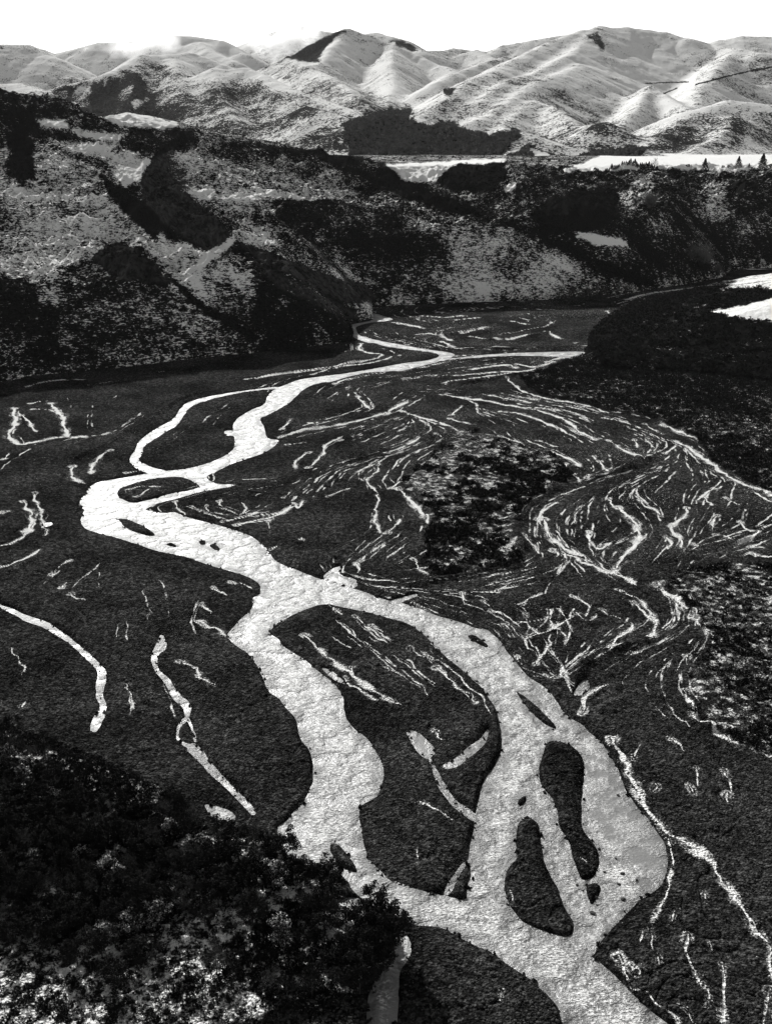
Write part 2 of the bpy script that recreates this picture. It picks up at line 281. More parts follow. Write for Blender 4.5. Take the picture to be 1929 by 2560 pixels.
# ------------------------------------------------------------------ hills: ridge lines as (x, y, distance)
def zr(p): return np.array([at_depth(*q) for q in p], float)
def ridge_field(x, y, ridges, k, base):
    h = base
    for pts, sl, sr, rad, lam, amp in ridges:
        P = zr(pts); n = len(P); best = np.full(x.shape, -1e9); acc = 0
        for i in range(n - 1):
            ax, ay, az = P[i]; bx, by, bz = P[i + 1]; dx, dy = bx - ax, by - ay; L2 = dx * dx + dy * dy
            t = np.clip(((x - ax) * dx + (y - ay) * dy) / L2, 0, 1); ex, ey = x - ax - t * dx, y - ay - t * dy
            d = np.sqrt(ex * ex + ey * ey); side = dx * ey - dy * ex
            s = np.where(side > 0, sl, sr); T = acc + t * math.sqrt(L2); acc += math.sqrt(L2)
            z = az + (bz - az) * t - s * (np.sqrt(d * d + rad * rad) - rad)
            if amp > 0:                                            # gullies running down from the crest
                w = 1 - np.abs(2 * vnoise(T / lam + 31 * i * 0 + az * 0, d / (lam * 3.5) + 5, int(P[0, 1]) % 97) - 1)
                z = z - amp * w * w * np.minimum(d, lam * 4) * .5
            best = np.maximum(best, z)
        h = smax(h, best, k)
    return h
def R(s, rad, lam, amp, *v, sr=None):
    return ([(v[i], v[i + 1], v[i + 2]) for i in range(0, len(v), 3)], s, s if sr is None else sr, rad, lam, amp)
HILLS = [
 R(.62,8,42,.28, -700,20,1150, -250,120,1150, -100,165,1150, 0,192,1150, 60,203,1160, 130,232,1180, 200,264,1200, 250,284,1230, 300,288,1260, 350,292,1280, 430,290,1300,
   480,306,1300, 550,318,1310, 650,326,1330, 760,338,1350, 830,362,1370, 900,396,1370, 980,432,1360, 1050,453,1340, 1130,490,1320, 1200,512,1300, 1300,562,1260, 1380,606,1230, 1430,620,1216),
 R(.3,10,50,.05, 190,262,1440, 230,250,1450, 280,244,1480, 330,256,1480, 390,278,1450, 430,296,1430),
 R(.42,5,30,.1, 75,263,1125, 110,262,1120, 135,268,1125), R(.42,5,30,.1, 160,283,1135, 200,288,1135, 270,299,1140),
 R(.36,6,26,.2, 130,330,1080, 170,345,1060, 225,360,1040, 250,390,1000, 310,448,950, 330,482,920, 430,580,862, 480,650,825, 560,735,795, sr=.95),
 R(.8,3,30,.2, 270,290,1230, 300,325,1150, 322,350,1110, 345,378,1080, 400,432,1010, 500,518,925, sr=1.1),
 R(.75,4,26,.25, 500,517,915, 470,545,880, 445,572,850, 430,640,822), R(.55,4,24,.3, 505,516,915, 580,560,900, 660,605,900, 740,650,912, 778,676,925),
 R(.9,4,24,.3, 690,592,1000, 750,600,1010, 790,625,1025, 806,650,1040), R(.8,5,24,.3, 120,590,842, 150,562,858, 190,545,870, 235,531,878, 290,541,868, 340,590,840, 375,622,822, 420,682,800),
 R(.3,6,35,.15, -350,560,870, -200,520,900, -60,520,900, 20,560,870, 60,620,840, 110,700,805, 140,760,790),
 R(.62,5,30,.25, 395,412,1130, 480,416,1140, 570,426,1150, 680,426,1170, 780,437,1190, 835,456,1200), R(.5,5,26,.3, 850,442,1210, 900,482,1165, 950,540,1120, 1010,600,1105),
 R(.55,5,26,.3, 700,430,1170, 670,500,1100, 720,560,1070, 800,605,1060), R(.5,5,26,.3, 540,428,1150, 530,500,1060, 600,560,1000, 700,596,985),
 R(.3,8,30,.2, 980,482,1250, 1060,492,1235, 1150,542,1205, 1250,592,1185, 1330,626,1172), R(.5,5,26,.3, 1000,500,1240, 980,560,1170, 1000,610,1130, 1010,640,1110),
 # far terrace edge on the right, its spurs and the bench below
 R(.62,8,34,.3, 1020,400,1700, 1100,396,1680, 1200,375,1650, 1300,370,1640, 1420,368,1600, 1550,371,1570, 1667,367,1550, 1950,366,1500, 2500,366,1500, sr=.62),
 R(.5,6,30,.3, 1270,377,1620, 1200,470,1450, 1150,505,1385), R(.5,6,30,.3, 1400,372,1600, 1370,440,1480, 1345,520,1385), R(.5,6,30,.3, 1560,374,1560, 1565,450,1450, 1545,530,1370),
 R(.5,6,30,.3, 1490,374,1580, 1470,440,1500, 1450,520,1390), R(.5,6,30,.3, 1667,370,1540, 1690,460,1430, 1680,540,1340), R(.18,8,30,.2, 1180,497,1335, 1260,513,1330, 1350,533,1330, 1450,572,1300, 1510,592,1290),
 R(.06,40,50,0, 1230,366,1900, 1300,345,2150, 1350,347,2250, 1400,350,2300, 1500,339,2250, 1580,341,2250, 1667,335,2200, 1950,331,2200),
 R(.05,40,50,0, 840,356,2300, 900,352,2350, 1000,349,2400, 1090,345,2400), R(.4,6,30,.25, 1080,405,1620, 1130,400,1600, 1100,440,1450, 1040,470,1380),
 # bank on the near right
 R(.30,10,26,.3, 1285,722,915, 1335,685,935, 1385,660,955, 1480,632,985, 1560,625,1000, 1667,612,1010, 1950,570,1040), R(.4,8,26,.2, 1590,612,1045, 1630,596,1055, 1667,578,1060, 1900,500,1080),
 R(.2,10,26,.3, 1330,740,890, 1450,720,900, 1560,712,910, 1700,700,920, 1950,660,940)]
MOUNTAINS = [
 R(.45,60,260,0.10, -400,50,9000, 0,97,9000, 60,96,9000, 130,118,8800, 200,140,8600), R(.45,60,240,0.10, -400,60,6500, -100,90,6500, 0,98,6500, 50,100,6500, 95,119,6400, 140,160,6200, 175,190,6000),
 R(.4,30,120,0.10, -300,130,3500, 0,183,3500, 40,181,3500, 75,195,3400, 100,212,3300, 160,240,3200),
 R(.5,60,260,0.12, 100,118,8500, 150,109,8500, 220,94,8500, 290,90,8500, 345,86,8500, 390,77,8500, 430,80,8500, 475,90,8400, 520,115,8200, 560,150,8000), R(.5,40,200,0.12, 430,90,8300, 450,110,8000, 500,132,7700),
 R(.5,30,150,0.14, 40,232,4600, 85,212,4700, 150,181,4800, 240,156,4900, 310,123,5200, 350,119,5300, 415,113,5400, 480,138,5300, 540,160,5200),
 R(.48,30,140,0.14, 440,158,4950, 465,151,4900, 525,145,4900, 560,161,4800, 600,182,4600, 675,203,4300, 720,226,4100, 780,246,3900, 805,262,3800),
 R(.5,25,130,0.15, 310,125,5200, 290,200,4650, 262,245,4300), R(.5,25,120,0.15, 465,152,4900, 480,212,4400, 520,272,3950), R(.5,25,120,0.15, 600,184,4600, 610,250,4100, 560,305,3750),
 R(.5,25,120,0.15, 380,130,5200, 400,200,4600, 420,260,4200), R(.5,20,90,0.15, 660,230,3900, 700,238,3750, 780,268,3550), R(.5,20,80,0.12, 640,300,3150, 700,272,3300, 745,296,3200),
 R(.6,40,220,0.15, 545,158,7000, 590,140,6950, 625,123,6900, 660,104,6950, 690,86,7000, 725,71,7100, 750,64,7200, 800,78,7200, 850,97,7100, 900,118,7000, 950,141,6800, 985,152,6600),
 R(.55,30,160,0.15, 750,66,7200, 715,105,6700, 690,138,6300), R(.55,30,160,0.15, 850,99,7100, 845,150,6300, 852,200,5600, 832,238,5000), R(.5,30,150,0.15, 625,124,6900, 650,133,6500, 700,160,5900, 750,192,5200, 792,235,4600),
 R(.45,60,260,0.10, 480,120,9800, 540,90,9800, 600,68,9800, 650,56,9800, 700,66,9800, 760,100,9800), R(.5,60,260,0.12, 770,76,8800, 810,69,8800, 870,85,8600, 910,109,8400, 1000,105,9200, 1050,110,9200,
   1090,98,9200, 1150,86,9200, 1230,72,9200, 1300,80,9200), R(.5,40,180,0.10, 980,125,8600, 1005,113,8600, 1030,107,8600, 1075,130,8200), R(.4,60,220,0.10, 1500,100,9000, 1554,88,9000, 1600,78,9000, 1667,79,9000, 1950,60,9000),
 R(.48,40,180,0.11, 884,268,3900, 930,240,4100, 984,204,4300, 1050,160,4850, 1110,128,5300, 1180,96,5700, 1259,66,6000, 1299,57,6200, 1384,61,6300, 1434,69,6300, 1484,83,6200, 1534,97,6200, 1584,107,6000, 1640,114,5800, 1850,130,5700),
 R(.5,30,150,0.12, 950,180,5400, 985,158,5600, 1040,136,5800, 1090,124,5900), R(.45,30,140,0.12, 1299,58,6200, 1235,112,5500, 1150,160,4900, 1090,182,4500, 1050,215,4200),
 R(.45,25,120,0.12, 1260,140,5300, 1225,152,5000, 1160,178,4600, 1110,212,4200, 1060,250,3900, 980,275,3600), R(.6,20,120,0.10, 1404,190,4800, 1434,203,4700, 1494,237,4300, 1530,260,4000),
 R(.6,20,120,0.10, 1404,191,4800, 1380,230,4400, 1349,266,4000, 1300,302,3550), R(.5,30,140,0.12, 1590,109,6000, 1548,145,5500, 1512,190,5000, 1500,232,4500), R(.42,40,140,0.11, 1390,320,3200, 1424,300,3300,
   1499,238,3600, 1574,217,3700, 1667,226,3700, 1950,230,3700), R(.5,20,110,0.12, 1159,221,4200, 1194,228,4100, 1240,265,3700, 1290,302,3350), R(.5,20,100,0.12, 1159,222,4200, 1110,252,3900, 1085,300,3450),
 R(.5,15,80,0.10, 1280,268,3500, 1310,263,3400, 1332,278,3350), R(.5,15,80,0.12, 1580,250,3500, 1560,290,3200, 1500,320,3000),
 R(.32,20,90,0.15, 735,285,3100, 780,262,3250, 830,255,3300, 900,262,3300, 1000,288,3150, 1060,298,3050, 1120,286,3000), R(.35,15,70,0.15, 900,262,3300, 880,320,2950), R(.3,15,70,0.15, 1110,330,2800, 1180,345,2750, 1300,340,2800, 1390,322,2800)]

# ------------------------------------------------------------------ materials
class NT:
    def __init__(s, name):
        s.m = bpy.data.materials.new(name); s.m.use_nodes = True; s.t = s.m.node_tree; s.n = s.t.nodes; s.b = s.n["Principled BSDF"]
    def add(s, typ, **kw):
        n = s.n.new("ShaderNode" + typ)
        for k, v in kw.items(): setattr(n, k, v)
        return n
    def put(s, inp, v):
        if hasattr(v, "links") or isinstance(v, bpy.types.NodeSocket): s.t.links.new(v, inp)
        else: inp.default_value = v
    def math(s, op, a, b=0.0, c=None, clamp=False):
        n = s.add("Math", operation=op, use_clamp=clamp); s.put(n.inputs[0], a); s.put(n.inputs[1], b)
        if c is not None: s.put(n.inputs[2], c)
        return n.outputs[0]
    def attr(s, name): return s.add("Attribute", attribute_name=name).outputs["Fac"]
    def pos(s, sx=1, sy=1, sz=1, rz=0):
        g = s.add("NewGeometry").outputs["Position"]; m = s.add("Mapping"); s.put(m.inputs["Vector"], g)
        m.inputs["Scale"].default_value = (sx, sy, sz); m.inputs["Rotation"].default_value = (0, 0, rz); return m.outputs[0]
    def noise(s, vec, scale=1.0, detail=3.0, rough=.5, dist=0.0):
        n = s.add("TexNoise"); s.put(n.inputs["Vector"], vec); n.inputs["Scale"].default_value = scale; n.inputs["Detail"].default_value = detail
        n.inputs["Roughness"].default_value = rough; n.inputs["Distortion"].default_value = dist; return n.outputs["Fac"]
    def voro(s, vec, scale=1.0):
        n = s.add("TexVoronoi"); s.put(n.inputs["Vector"], vec); n.inputs["Scale"].default_value = scale; return n.outputs["Distance"]
    def step(s, v, lo, hi):
        n = s.add("MapRange", interpolation_type='SMOOTHSTEP'); s.put(n.inputs["Value"], v); s.put(n.inputs["From Min"], lo); s.put(n.inputs["From Max"], hi)
        return n.outputs[0]
    def cover(s, m, v, mean, soft):
        """dark plants, and painted shade on the hills, over snow where noise m exceeds a threshold that makes v the covered share"""
        e = s.math('SUBTRACT', v, .5); e3 = s.math('MULTIPLY', s.math('MULTIPLY', e, e), e)
        t = s.math('SUBTRACT', mean, s.math('MULTIPLY', e, .34)); t = s.math('SUBTRACT', t, s.math('MULTIPLY', e3, .7))
        return s.step(s.math('SUBTRACT', m, t), -soft, soft)
    def mix(s, f, a, b):
        n = s.add("Mix", data_type='FLOAT'); s.put(n.inputs[0], f); s.put(n.inputs[2], a); s.put(n.inputs[3], b); return n.outputs[0]
    def grey(s, v):
        n = s.add("CombineColor"); s.put(n.inputs[0], v); s.put(n.inputs[1], v); s.put(n.inputs[2], s.math('MULTIPLY', v, .985)); return n.outputs[0]
    def out(s, v, rough=.9, spec=.2, bump=None, strength=.5, dist=1.0):
        s.put(s.b.inputs["Base Color"], s.grey(v)); s.put(s.b.inputs["Roughness"], rough); s.put(s.b.inputs["Specular IOR Level"], spec)
        if bump is not None:
            n = s.add("Bump"); s.put(n.inputs["Height"], bump); n.inputs["Strength"].default_value = strength; n.inputs["Distance"].default_value = dist
            s.put(s.b.inputs["Normal"], n.outputs[0])
        return s.m
def mat_bed():
    s = NT("river_gravel"); p = s.pos()
    big = s.noise(p, .03, 4); cell = s.add('TexVoronoi'); s.put(cell.inputs['Vector'], p); cell.inputs['Scale'].default_value = 1.1; cv = s.add('SeparateColor'); s.put(cv.inputs[0], cell.outputs['Color']); mid = s.noise(p, .35, 4); fine = s.noise(p, 1.7, 4, .7); st = s.voro(p, 1.6)
    g = s.mix(s.step(big, .3, .7), .012, .034); g = s.math('MULTIPLY', g, s.mix(s.step(mid, .3, .7), .75, 1.25))
    g = s.math('MULTIPLY', g, s.mix(s.step(fine, .36, .68), .35, 1.9)); g = s.math('MULTIPLY', g, s.mix(s.math('POWER', cv.outputs[0], 2.5), .55, 2.6)); g = s.math('MULTIPLY', g, s.mix(s.attr("wet"), 1.0, .8))
    rag = s.math('ADD', s.math('MULTIPLY', s.noise(p, 1.9, 4, .8), 1.35), s.math('MULTIPLY', s.noise(p, .25, 2), .3)); rag = s.math('SUBTRACT', rag, .24)
    sn = s.math('SUBTRACT', s.attr("snow"), rag); sn = s.step(sn, -.10, .17)
    spk = s.step(s.math('ADD', s.noise(p, 1.5, 2, .6), s.math('MULTIPLY', s.attr("dust"), .22)), .76, .84)
    sn = s.math('MAXIMUM', sn, spk)
    return s.out(s.mix(sn, g, .78), .95, 0.0, s.math('ADD', fine, s.math('MULTIPLY', st, 1.2)), 1.0, .55)
def mat_hill():
    s = NT("tussock_and_snow"); p = s.pos(); v = s.attr("veg")
    strk = s.noise(s.pos(.26, .26, 1.2), 1.0, 4, .65, .8)                 # sheep tracks and tussock rows follow the contours
    cl = s.noise(p, .16, 5, .7); fn = s.noise(p, .55, 3, .7); pt = s.noise(p, .025, 3)
    m = s.math('ADD', s.math('MULTIPLY', strk, .55), s.math('MULTIPLY', cl, .35)); m = s.math('ADD', m, s.math('MULTIPLY', fn, .25)); m = s.math('ADD', m, s.math('MULTIPLY', pt, .3))
    dark = s.cover(m, v, .725, .03)
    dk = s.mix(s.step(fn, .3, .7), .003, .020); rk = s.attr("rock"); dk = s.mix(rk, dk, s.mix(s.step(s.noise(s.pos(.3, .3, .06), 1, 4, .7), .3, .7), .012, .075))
    return s.out(s.mix(dark, .82, dk), .95, 0.0, s.math('ADD', s.math('MULTIPLY', strk, 1.0), s.math('ADD', s.math('MULTIPLY', fn, .7), s.math('MULTIPLY', cl, 1.4))), 1.0, 1.7)
def mat_mountain():
    s = NT("snowy_mountain"); p = s.pos(); v = s.attr("veg")
    a = s.noise(p, .12, 3, .75); b = s.noise(p, .018, 4, .6); c = s.noise(p, .004, 3)
    m = s.math('ADD', s.math('MULTIPLY', a, .75), s.math('MULTIPLY', b, .40)); m = s.math('ADD', m, s.math('MULTIPLY', c, .25))
    dark = s.cover(m, v, .70, .02)
    return s.out(s.mix(dark, .70, s.mix(s.step(a, .38, .62), .004, .045)), .95, 0.0, s.math('ADD', a, s.math('MULTIPLY', b, 2.0)), .35, 6.0)
def mat_water():
    s = NT("river_water"); p = s.pos(1, 1, 1, .3)
    a = s.noise(s.pos(.8, 1.4, 1, .25), 1.9, 3, .5, .3); b = s.noise(s.pos(1, 1, 1), .16, 3, .5); c = s.noise(s.pos(), 4.5, 2, .5)
    h = s.math('ADD', s.math('MULTIPLY', a, .9), s.math('MULTIPLY', c, .28)); h = s.math('MULTIPLY', h, s.mix(s.step(b, .36, .6), .3, 1.15))
    w2 = s.noise(s.pos(.45, 1.3, 1, .5), .55, 3, .5, .3); h = s.math('ADD', h, s.math('MULTIPLY', w2, s.mix(s.step(b, .4, .62), .15, .6))); cm = s.attr('calm'); mg = s.attr('margin'); h = s.math('MULTIPLY', h, s.mix(cm, 1.0, .3))
    foam_glint = s.step(s.math('ADD', s.math('MULTIPLY', a, .6), s.math('MULTIPLY', b, .5)), .52, .66)  # foam whites that also paint the sun's glint into the water colour
    return s.out(s.mix(mg, s.mix(cm, s.mix(foam_glint, .13, .74), s.mix(foam_glint, .16, .34)), .13), s.mix(b, .36, .48), .9, h, 1.0, .9)
def mat_plain(name, v, var=.4, scale=2.0, rough=.85, spec=.15):
    s = NT(name); n = s.noise(s.pos(), scale, 2); return s.out(s.math('MULTIPLY', v, s.mix(n, 1 - var, 1 + var)), rough, spec)
def mat_leaf(name, dark, snow):
    """dark leaves and twigs, some of them dusted with snow on their upper faces"""
    s = NT(name); n = s.noise(s.pos(), 1.3, 2, .6); n2 = s.noise(s.pos(), .25, 2)
    up = s.add("SeparateXYZ"); s.put(up.inputs[0], s.add("NewGeometry").outputs["True Normal"])
    u = s.math('ABSOLUTE', up.outputs[2]); k = s.math('ADD', s.math('MULTIPLY', n, .6), s.math('MULTIPLY', n2, .5)); k = s.math('ADD', k, s.math('MULTIPLY', u, .25))
    f = s.step(k, 1.02 - snow, 1.08 - snow)
    return s.out(s.mix(f, s.mix(n2, dark * .4, dark * 1.1), .6), .9, .03)
M_BED, M_HILL, M_MOUNT, M_WATER = mat_bed(), mat_hill(), mat_mountain(), mat_water()
M_STONE = mat_plain("river_stone", .05, .8, .9, .95, 0.0); M_BARK = mat_plain("bark", .03); M_LEAF = mat_leaf("dark_foliage", .022, .02)
M_LEAF2 = mat_leaf("snow_dusted_foliage", .03, .32); M_CON = mat_leaf("conifer_needles", .018, .0); M_TWIG = mat_plain("bare_twigs", .10, .4)
M_SCRUB = mat_leaf("scrub_foliage", .018, .10); M_FOREST = mat_leaf("forest_canopy", .12, .04); M_SCRUBD = mat_leaf("dense_scrub_foliage", .022, .03)

# ------------------------------------------------------------------ meshes
def grid_mesh(name, X, Y, Z, mat, attrs, kind='structure'):
    r, c = X.shape; me = bpy.data.meshes.new(name); n = r * c
    me.vertices.add(n); me.vertices.foreach_set("co", np.stack([X, Y, Z], -1).astype(np.float32).ravel())
    i = np.arange(n).reshape(r, c); q = np.stack([i[:-1, :-1], i[:-1, 1:], i[1:, 1:], i[1:, :-1]], -1).reshape(-1, 4)
    fill_faces(me, q.astype(np.int32)); me.materials.append(mat)
    for k, v in attrs.items():
        a = me.attributes.new(k, 'FLOAT', 'POINT'); a.data.foreach_set("value", v.astype(np.float32).ravel())
    me.polygons.foreach_set("use_smooth", np.ones(len(me.polygons), bool)); me.update()
    o = bpy.data.objects.new(name, me); COL.objects.link(o); o["kind"] = kind; return o
def fill_faces(me, f):
    k = f.shape[1]; m = len(f); me.loops.add(m * k); me.polygons.add(m)
    me.loops.foreach_set("vertex_index", f.ravel()); me.polygons.foreach_set("loop_start", np.arange(0, m * k, k, dtype=np.int32))
    me.polygons.foreach_set("loop_total", np.full(m, k, np.int32)); me.update(calc_edges=True)
def raw_mesh(name, V, F, mat, smooth=False):
    me = bpy.data.meshes.new(name); me.vertices.add(len(V)); me.vertices.foreach_set("co", np.asarray(V, np.float32).ravel())
    fill_faces(me, np.asarray(F, np.int32)); me.materials.append(mat)
    if smooth: me.polygons.foreach_set("use_smooth", np.ones(len(me.polygons), bool))
    me.update(); return me
def upsample(A, r, c):
    """bilinear, A sampled on every second row/column"""
    ri = np.minimum(np.arange(r) / 2.0, A.shape[0] - 1.001); ci = np.minimum(np.arange(c) / 2.0, A.shape[1] - 1.001)
    r0 = ri.astype(int); c0 = ci.astype(int); fr = (ri - r0)[:, None]; fc = (ci - c0)[None, :]
    B = A[r0] * (1 - fr) + A[r0 + 1] * fr
    return B[:, c0] * (1 - fc) + B[:, c0 + 1] * fc

# ---- river bed
def flow_lines(n, seed):
    """long thin threads that follow the drawn channels, banks and streaks"""
    rng = np.random.default_rng(seed); Q, A = [], []
    def addc(P, closed=False):
        P = np.asarray(P); d = np.diff(np.concatenate([P, P[:1]]) if closed else P, axis=0); m = np.linalg.norm(d, axis=1)
        for p, q, l in zip(P, d, m):
            for t in np.arange(.5, max(1.0, l / 8)) / max(1.0, l / 8): Q.append(p + q * t); A.append(math.atan2(q[1], q[0]))
    for w, p in SNOW + SCARP + SCARP:
        if np.linalg.norm(G(p)[0] - G(p)[-1]) > 22: addc(G(p))
    addc(G(W_MAIN), True)
    for p in ISLANDS: addc(G(p), True)
    Q = np.array(Q); A = np.array(A); gx = np.arange(-520, 640, 8.0); gy = np.arange(120, 1480, 8.0); GX, GY = np.meshgrid(gx, gy); cc = np.zeros(GX.shape); sn = np.zeros(GX.shape)
    for (qx, qy), a in zip(Q, A):
        w = 1 / ((GX - qx) ** 2 + (GY - qy) ** 2 + 30) ** 1.5; cc += w * math.cos(2 * a); sn += w * math.sin(2 * a)
    ang = np.arctan2(sn, cc) / 2; out = []
    def fld(x, y): return ang[min(max(int((y - 120) / 8), 0), len(gy) - 1), min(max(int((x + 520) / 8), 0), len(gx) - 1)]
    while len(out) < n:
        if rng.random() < .75: px, py = rng.uniform(760, 1700), rng.uniform(640, 1450)
        elif rng.random() < .5: px, py = rng.uniform(-40, 1100), rng.uniform(770, 1250)
        else: px, py = rng.uniform(-40, 1700), rng.uniform(1100, 2200)
        if py > 1420 and (rng.random() < .6 or 1040 < px < 1350): continue
        x, y = [float(v) for v in at_ground(px, py)]
        if float(fbm(np.array([x / 42]), np.array([y / 42]), 2, 61)[0]) < .44: continue
        L_ = rng.uniform(8, 24) + y * rng.uniform(.01, .10); a0 = fld(x, y) + (math.pi if rng.random() < .5 else 0)
        for side in range(rng.integers(1, 4)):                              # small bundles of parallel threads
            off = side * rng.uniform(1.6, 3.5) * (.6 + y / 600); qx, qy = x - math.sin(a0) * off + rng.normal() * 2, y + math.cos(a0) * off + rng.normal() * 2; a = a0; P = [(qx, qy)]
            for _ in range(int(L_ / 3)):
                b = fld(qx, qy); b += math.pi * round((a - b) / math.pi); a = a + (b - a) * .45 + rng.normal() * .035; qx += 3 * math.cos(a); qy += 3 * math.sin(a); P.append((qx, qy))
            if len(P) > 2: out.append(((.09 + .0006 * y) * rng.uniform(.6, 1.6), smooth_poly(P, False, 1)))
    return out
def build_bed():
    px = np.arange(-330, 2010, 1.75); py = np.concatenate([np.arange(562, 1100, 1.1), np.arange(1100, 2420, 1.7)])
    if len(px) % 2 == 0: px = px[:-1]
    if len(py) % 2 == 0: py = py[:-1]
    PX, PY = np.meshgrid(px, py); X, Y = at_ground(PX, PY)
    x, y = X[::2, ::2], Y[::2, ::2]; sh = x.shape; xf, yf = x.ravel(), y.ravel(); r, c = X.shape; U = lambda A: upsample(A.reshape(sh), r, c)
    warp = (fbm(xf / 6, yf / 6, 3, 5) - .5)
    water = sdf(xf, yf, smooth_poly(G(W_MAIN)), 40)
    for p in ISLANDS: water = np.maximum(water, -sdf(xf, yf, smooth_poly(G(p)), 40))
    for p in SIDE: water = np.minimum(water, sdf(xf, yf, smooth_poly(G(p)), 40))
    veg = np.zeros_like(xf); ter = np.zeros_like(xf)
    for p, hgt in ((SCRUB_ISLAND, 1.3), (SCRUB_RIGHT, 1.3), (SCRUB_FLAT, 1.2), (WOOD, 1.5)):
        sd_ = sdf(xf, yf, G(p), 30) + warp * 9; ter = np.maximum(ter, hgt * ss(1.0, -2.5, sd_)); veg = np.maximum(veg, ss(4, -4, sd_))
    wood = ss(4, -6, sdf(xf, yf, G(WOOD), 30)); near = np.full(r * c, 40.0).reshape(r, c)
    water, ter, veg, wood, warp = U(water), U(ter), U(veg), U(wood), U(warp)
    water = water + warp * .8 + (fbm(X / 1.6, Y / 1.6, 2, 6) - .5) * .15
    q = (slice(None, None, 3), slice(None, None, 3)); Xr, Yr = X[q], Y[q]; calm = np.zeros_like(Xr)
    for p in CALM: calm = np.maximum(calm, ss(3.5, -3.5, sdf(Xr.ravel(), Yr.ravel(), G(p), 8).reshape(Xr.shape) + (fbm(Xr / 5, Yr / 5, 3, 13) - .5) * 7))
    grid_mesh("river", Xr, Yr, np.full(Xr.shape, -.25), M_WATER, dict(calm=calm, margin=ss(-4.5, -.5, water[q] + (fbm(Xr / 4, Yr / 4, 3, 14) - .5) * 5)))
    snow = np.zeros_like(X); scarp = np.zeros_like(X)
    def window(P, mg):
        qx, qy = to_px(np.concatenate([P[:, 0] - mg, P[:, 0] + mg, P[:, 0], P[:, 0]]), np.concatenate([P[:, 1], P[:, 1], P[:, 1] - mg, P[:, 1] + mg]), 0.0)
        c0, c1 = np.searchsorted(px, [qx.min(), qx.max()]); r0, r1 = np.searchsorted(py, [qy.min(), qy.max()]); return slice(r0, r1), slice(c0, c1)
    for j, (w, p) in enumerate(SNOW):
        P = smooth_poly(G(p), False, 2) if len(p) > 2 else G(p); k = window(P, 12); xs, ys = X[k], Y[k]
        if xs.size == 0: continue
        d, T, S = seg_dist(xs + warp[k] * 3, ys + warp[k] * 3, P); tot = np.sum(np.linalg.norm(np.diff(P, axis=0), axis=1)); tp = np.clip(np.minimum(T, tot - T) / (w * 4) + .3, 0, 1)
        wn = .25 + 1.25 * vnoise(T / (w * 3.2), T * 0 + j, 3); q = 1.15 * np.exp(-(d / (w * .36 * tp * wn)) ** 2)
        q = np.maximum(q, .70 * np.exp(-(d / (w * 1.3 + .5)) ** 2) * (.4 + .8 * vnoise(T / 7, d / 1.2, 4))); snow[k] = np.maximum(snow[k], q)
    for j, (w, P) in enumerate(flow_lines(1000, 31)):
        k = window(P, 3); xs, ys = X[k], Y[k]
        if xs.size == 0: continue
        d, T, S = seg_dist(xs + warp[k] * 2, ys + warp[k] * 2, P); tot = np.sum(np.linalg.norm(np.diff(P, axis=0), axis=1)); tp = np.clip(np.minimum(T, tot - T) / 5 + .1, 0, 1)
        q = (.42 + .50 * vnoise(T / 4, T * 0 + j, 9)) * np.exp(-(d / (w * (.4 + tp))) ** 2) * ss(.18, .42, vnoise(T / 8, T * 0 + j, 8)); snow[k] = np.maximum(snow[k], q)
    for h, p in SCARP:
        P = smooth_poly(G(p), False, 2); k = window(P, 9); d, T, S = seg_dist(X[k] + warp[k] * 2, Y[k] + warp[k] * 2, P)
        tot = np.sum(np.linalg.norm(np.diff(P, axis=0), axis=1)); tp = np.clip(np.minimum(T, tot - T) / 14, 0, 1) * (.6 + .6 * vnoise(T / 11, T * 0, 5)); scarp[k] = np.maximum(scarp[k], h * tp * np.exp(-(d / (1.5 * h)) ** 2))
    n1 = fbm(X / 40, Y / 40, 4, 71); n2 = fbm(X / 3.0, Y / 3.0, 3, 81); n3 = fbm(X / 1.0, Y / 1.0, 2, 91)
    braid = np.abs(((fbm(X / 40 + n1, Y / 60 - n1, 3, 31) * 9) % 1.0) - .5) * 2
    land = .46 + 1.1 * (n1 - .35) + .7 * (n2 - .5) + .34 * (n3 - .5) + scarp + ter - .35 * ss(.8, 1, braid) - .3 * np.clip(snow, 0, 1)
    land = np.maximum(land, -.12)
    steep = .14 + .80 * ss(.42, .62, fbm(X / 30, Y / 30, 2, 19)); bank = -.25 + np.where(water < 0, np.clip(water, -3, 0) * .6, np.clip(water, 0, 12) * steep)
    Z = np.where(water < 0, np.maximum(bank, -1.4), np.minimum(bank, land))
    shoal = ss(-3.0, -.2, water) * ss(.66, .84, fbm(X / 1.1, Y / 1.1, 3, 17)) * (water < 0); Z = Z + shoal * .85
    wetm = ss(2.5, .2, water) * (1 - wood)
    snow = snow * ss(.0, .6, water) * (1 - veg * .3)
    snow = np.maximum(snow, wood * (.20 + .86 * fbm(X / 1.6, Y / 1.6, 3, 15))); snow = np.maximum(snow, veg * (1 - wood) * (.08 + .76 * fbm(X / 2.0, Y / 2.0, 3, 16)))
    dens = np.clip(ss(.42, .62, fbm(X / 70, Y / 70, 2, 61)) * .3 + ss(-60, 60, X) * .3 - ss(330, 230, Y) * .5, 0, 1)
    grid_mesh("ground", X, Y, Z, M_BED, dict(snow=np.clip(snow, 0, 1.3), wet=wetm, dust=dens))
build_bed()
base = bpy.data.objects.new("terrain", raw_mesh("terrain", [(-16000, -3000, -9.5), (16000, -3000, -9.5), (16000, 16000, -9.5), (-16000, 16000, -9.5)], [(0, 1, 2, 3)], M_BED)); COL.objects.link(base); base["kind"] = "structure"

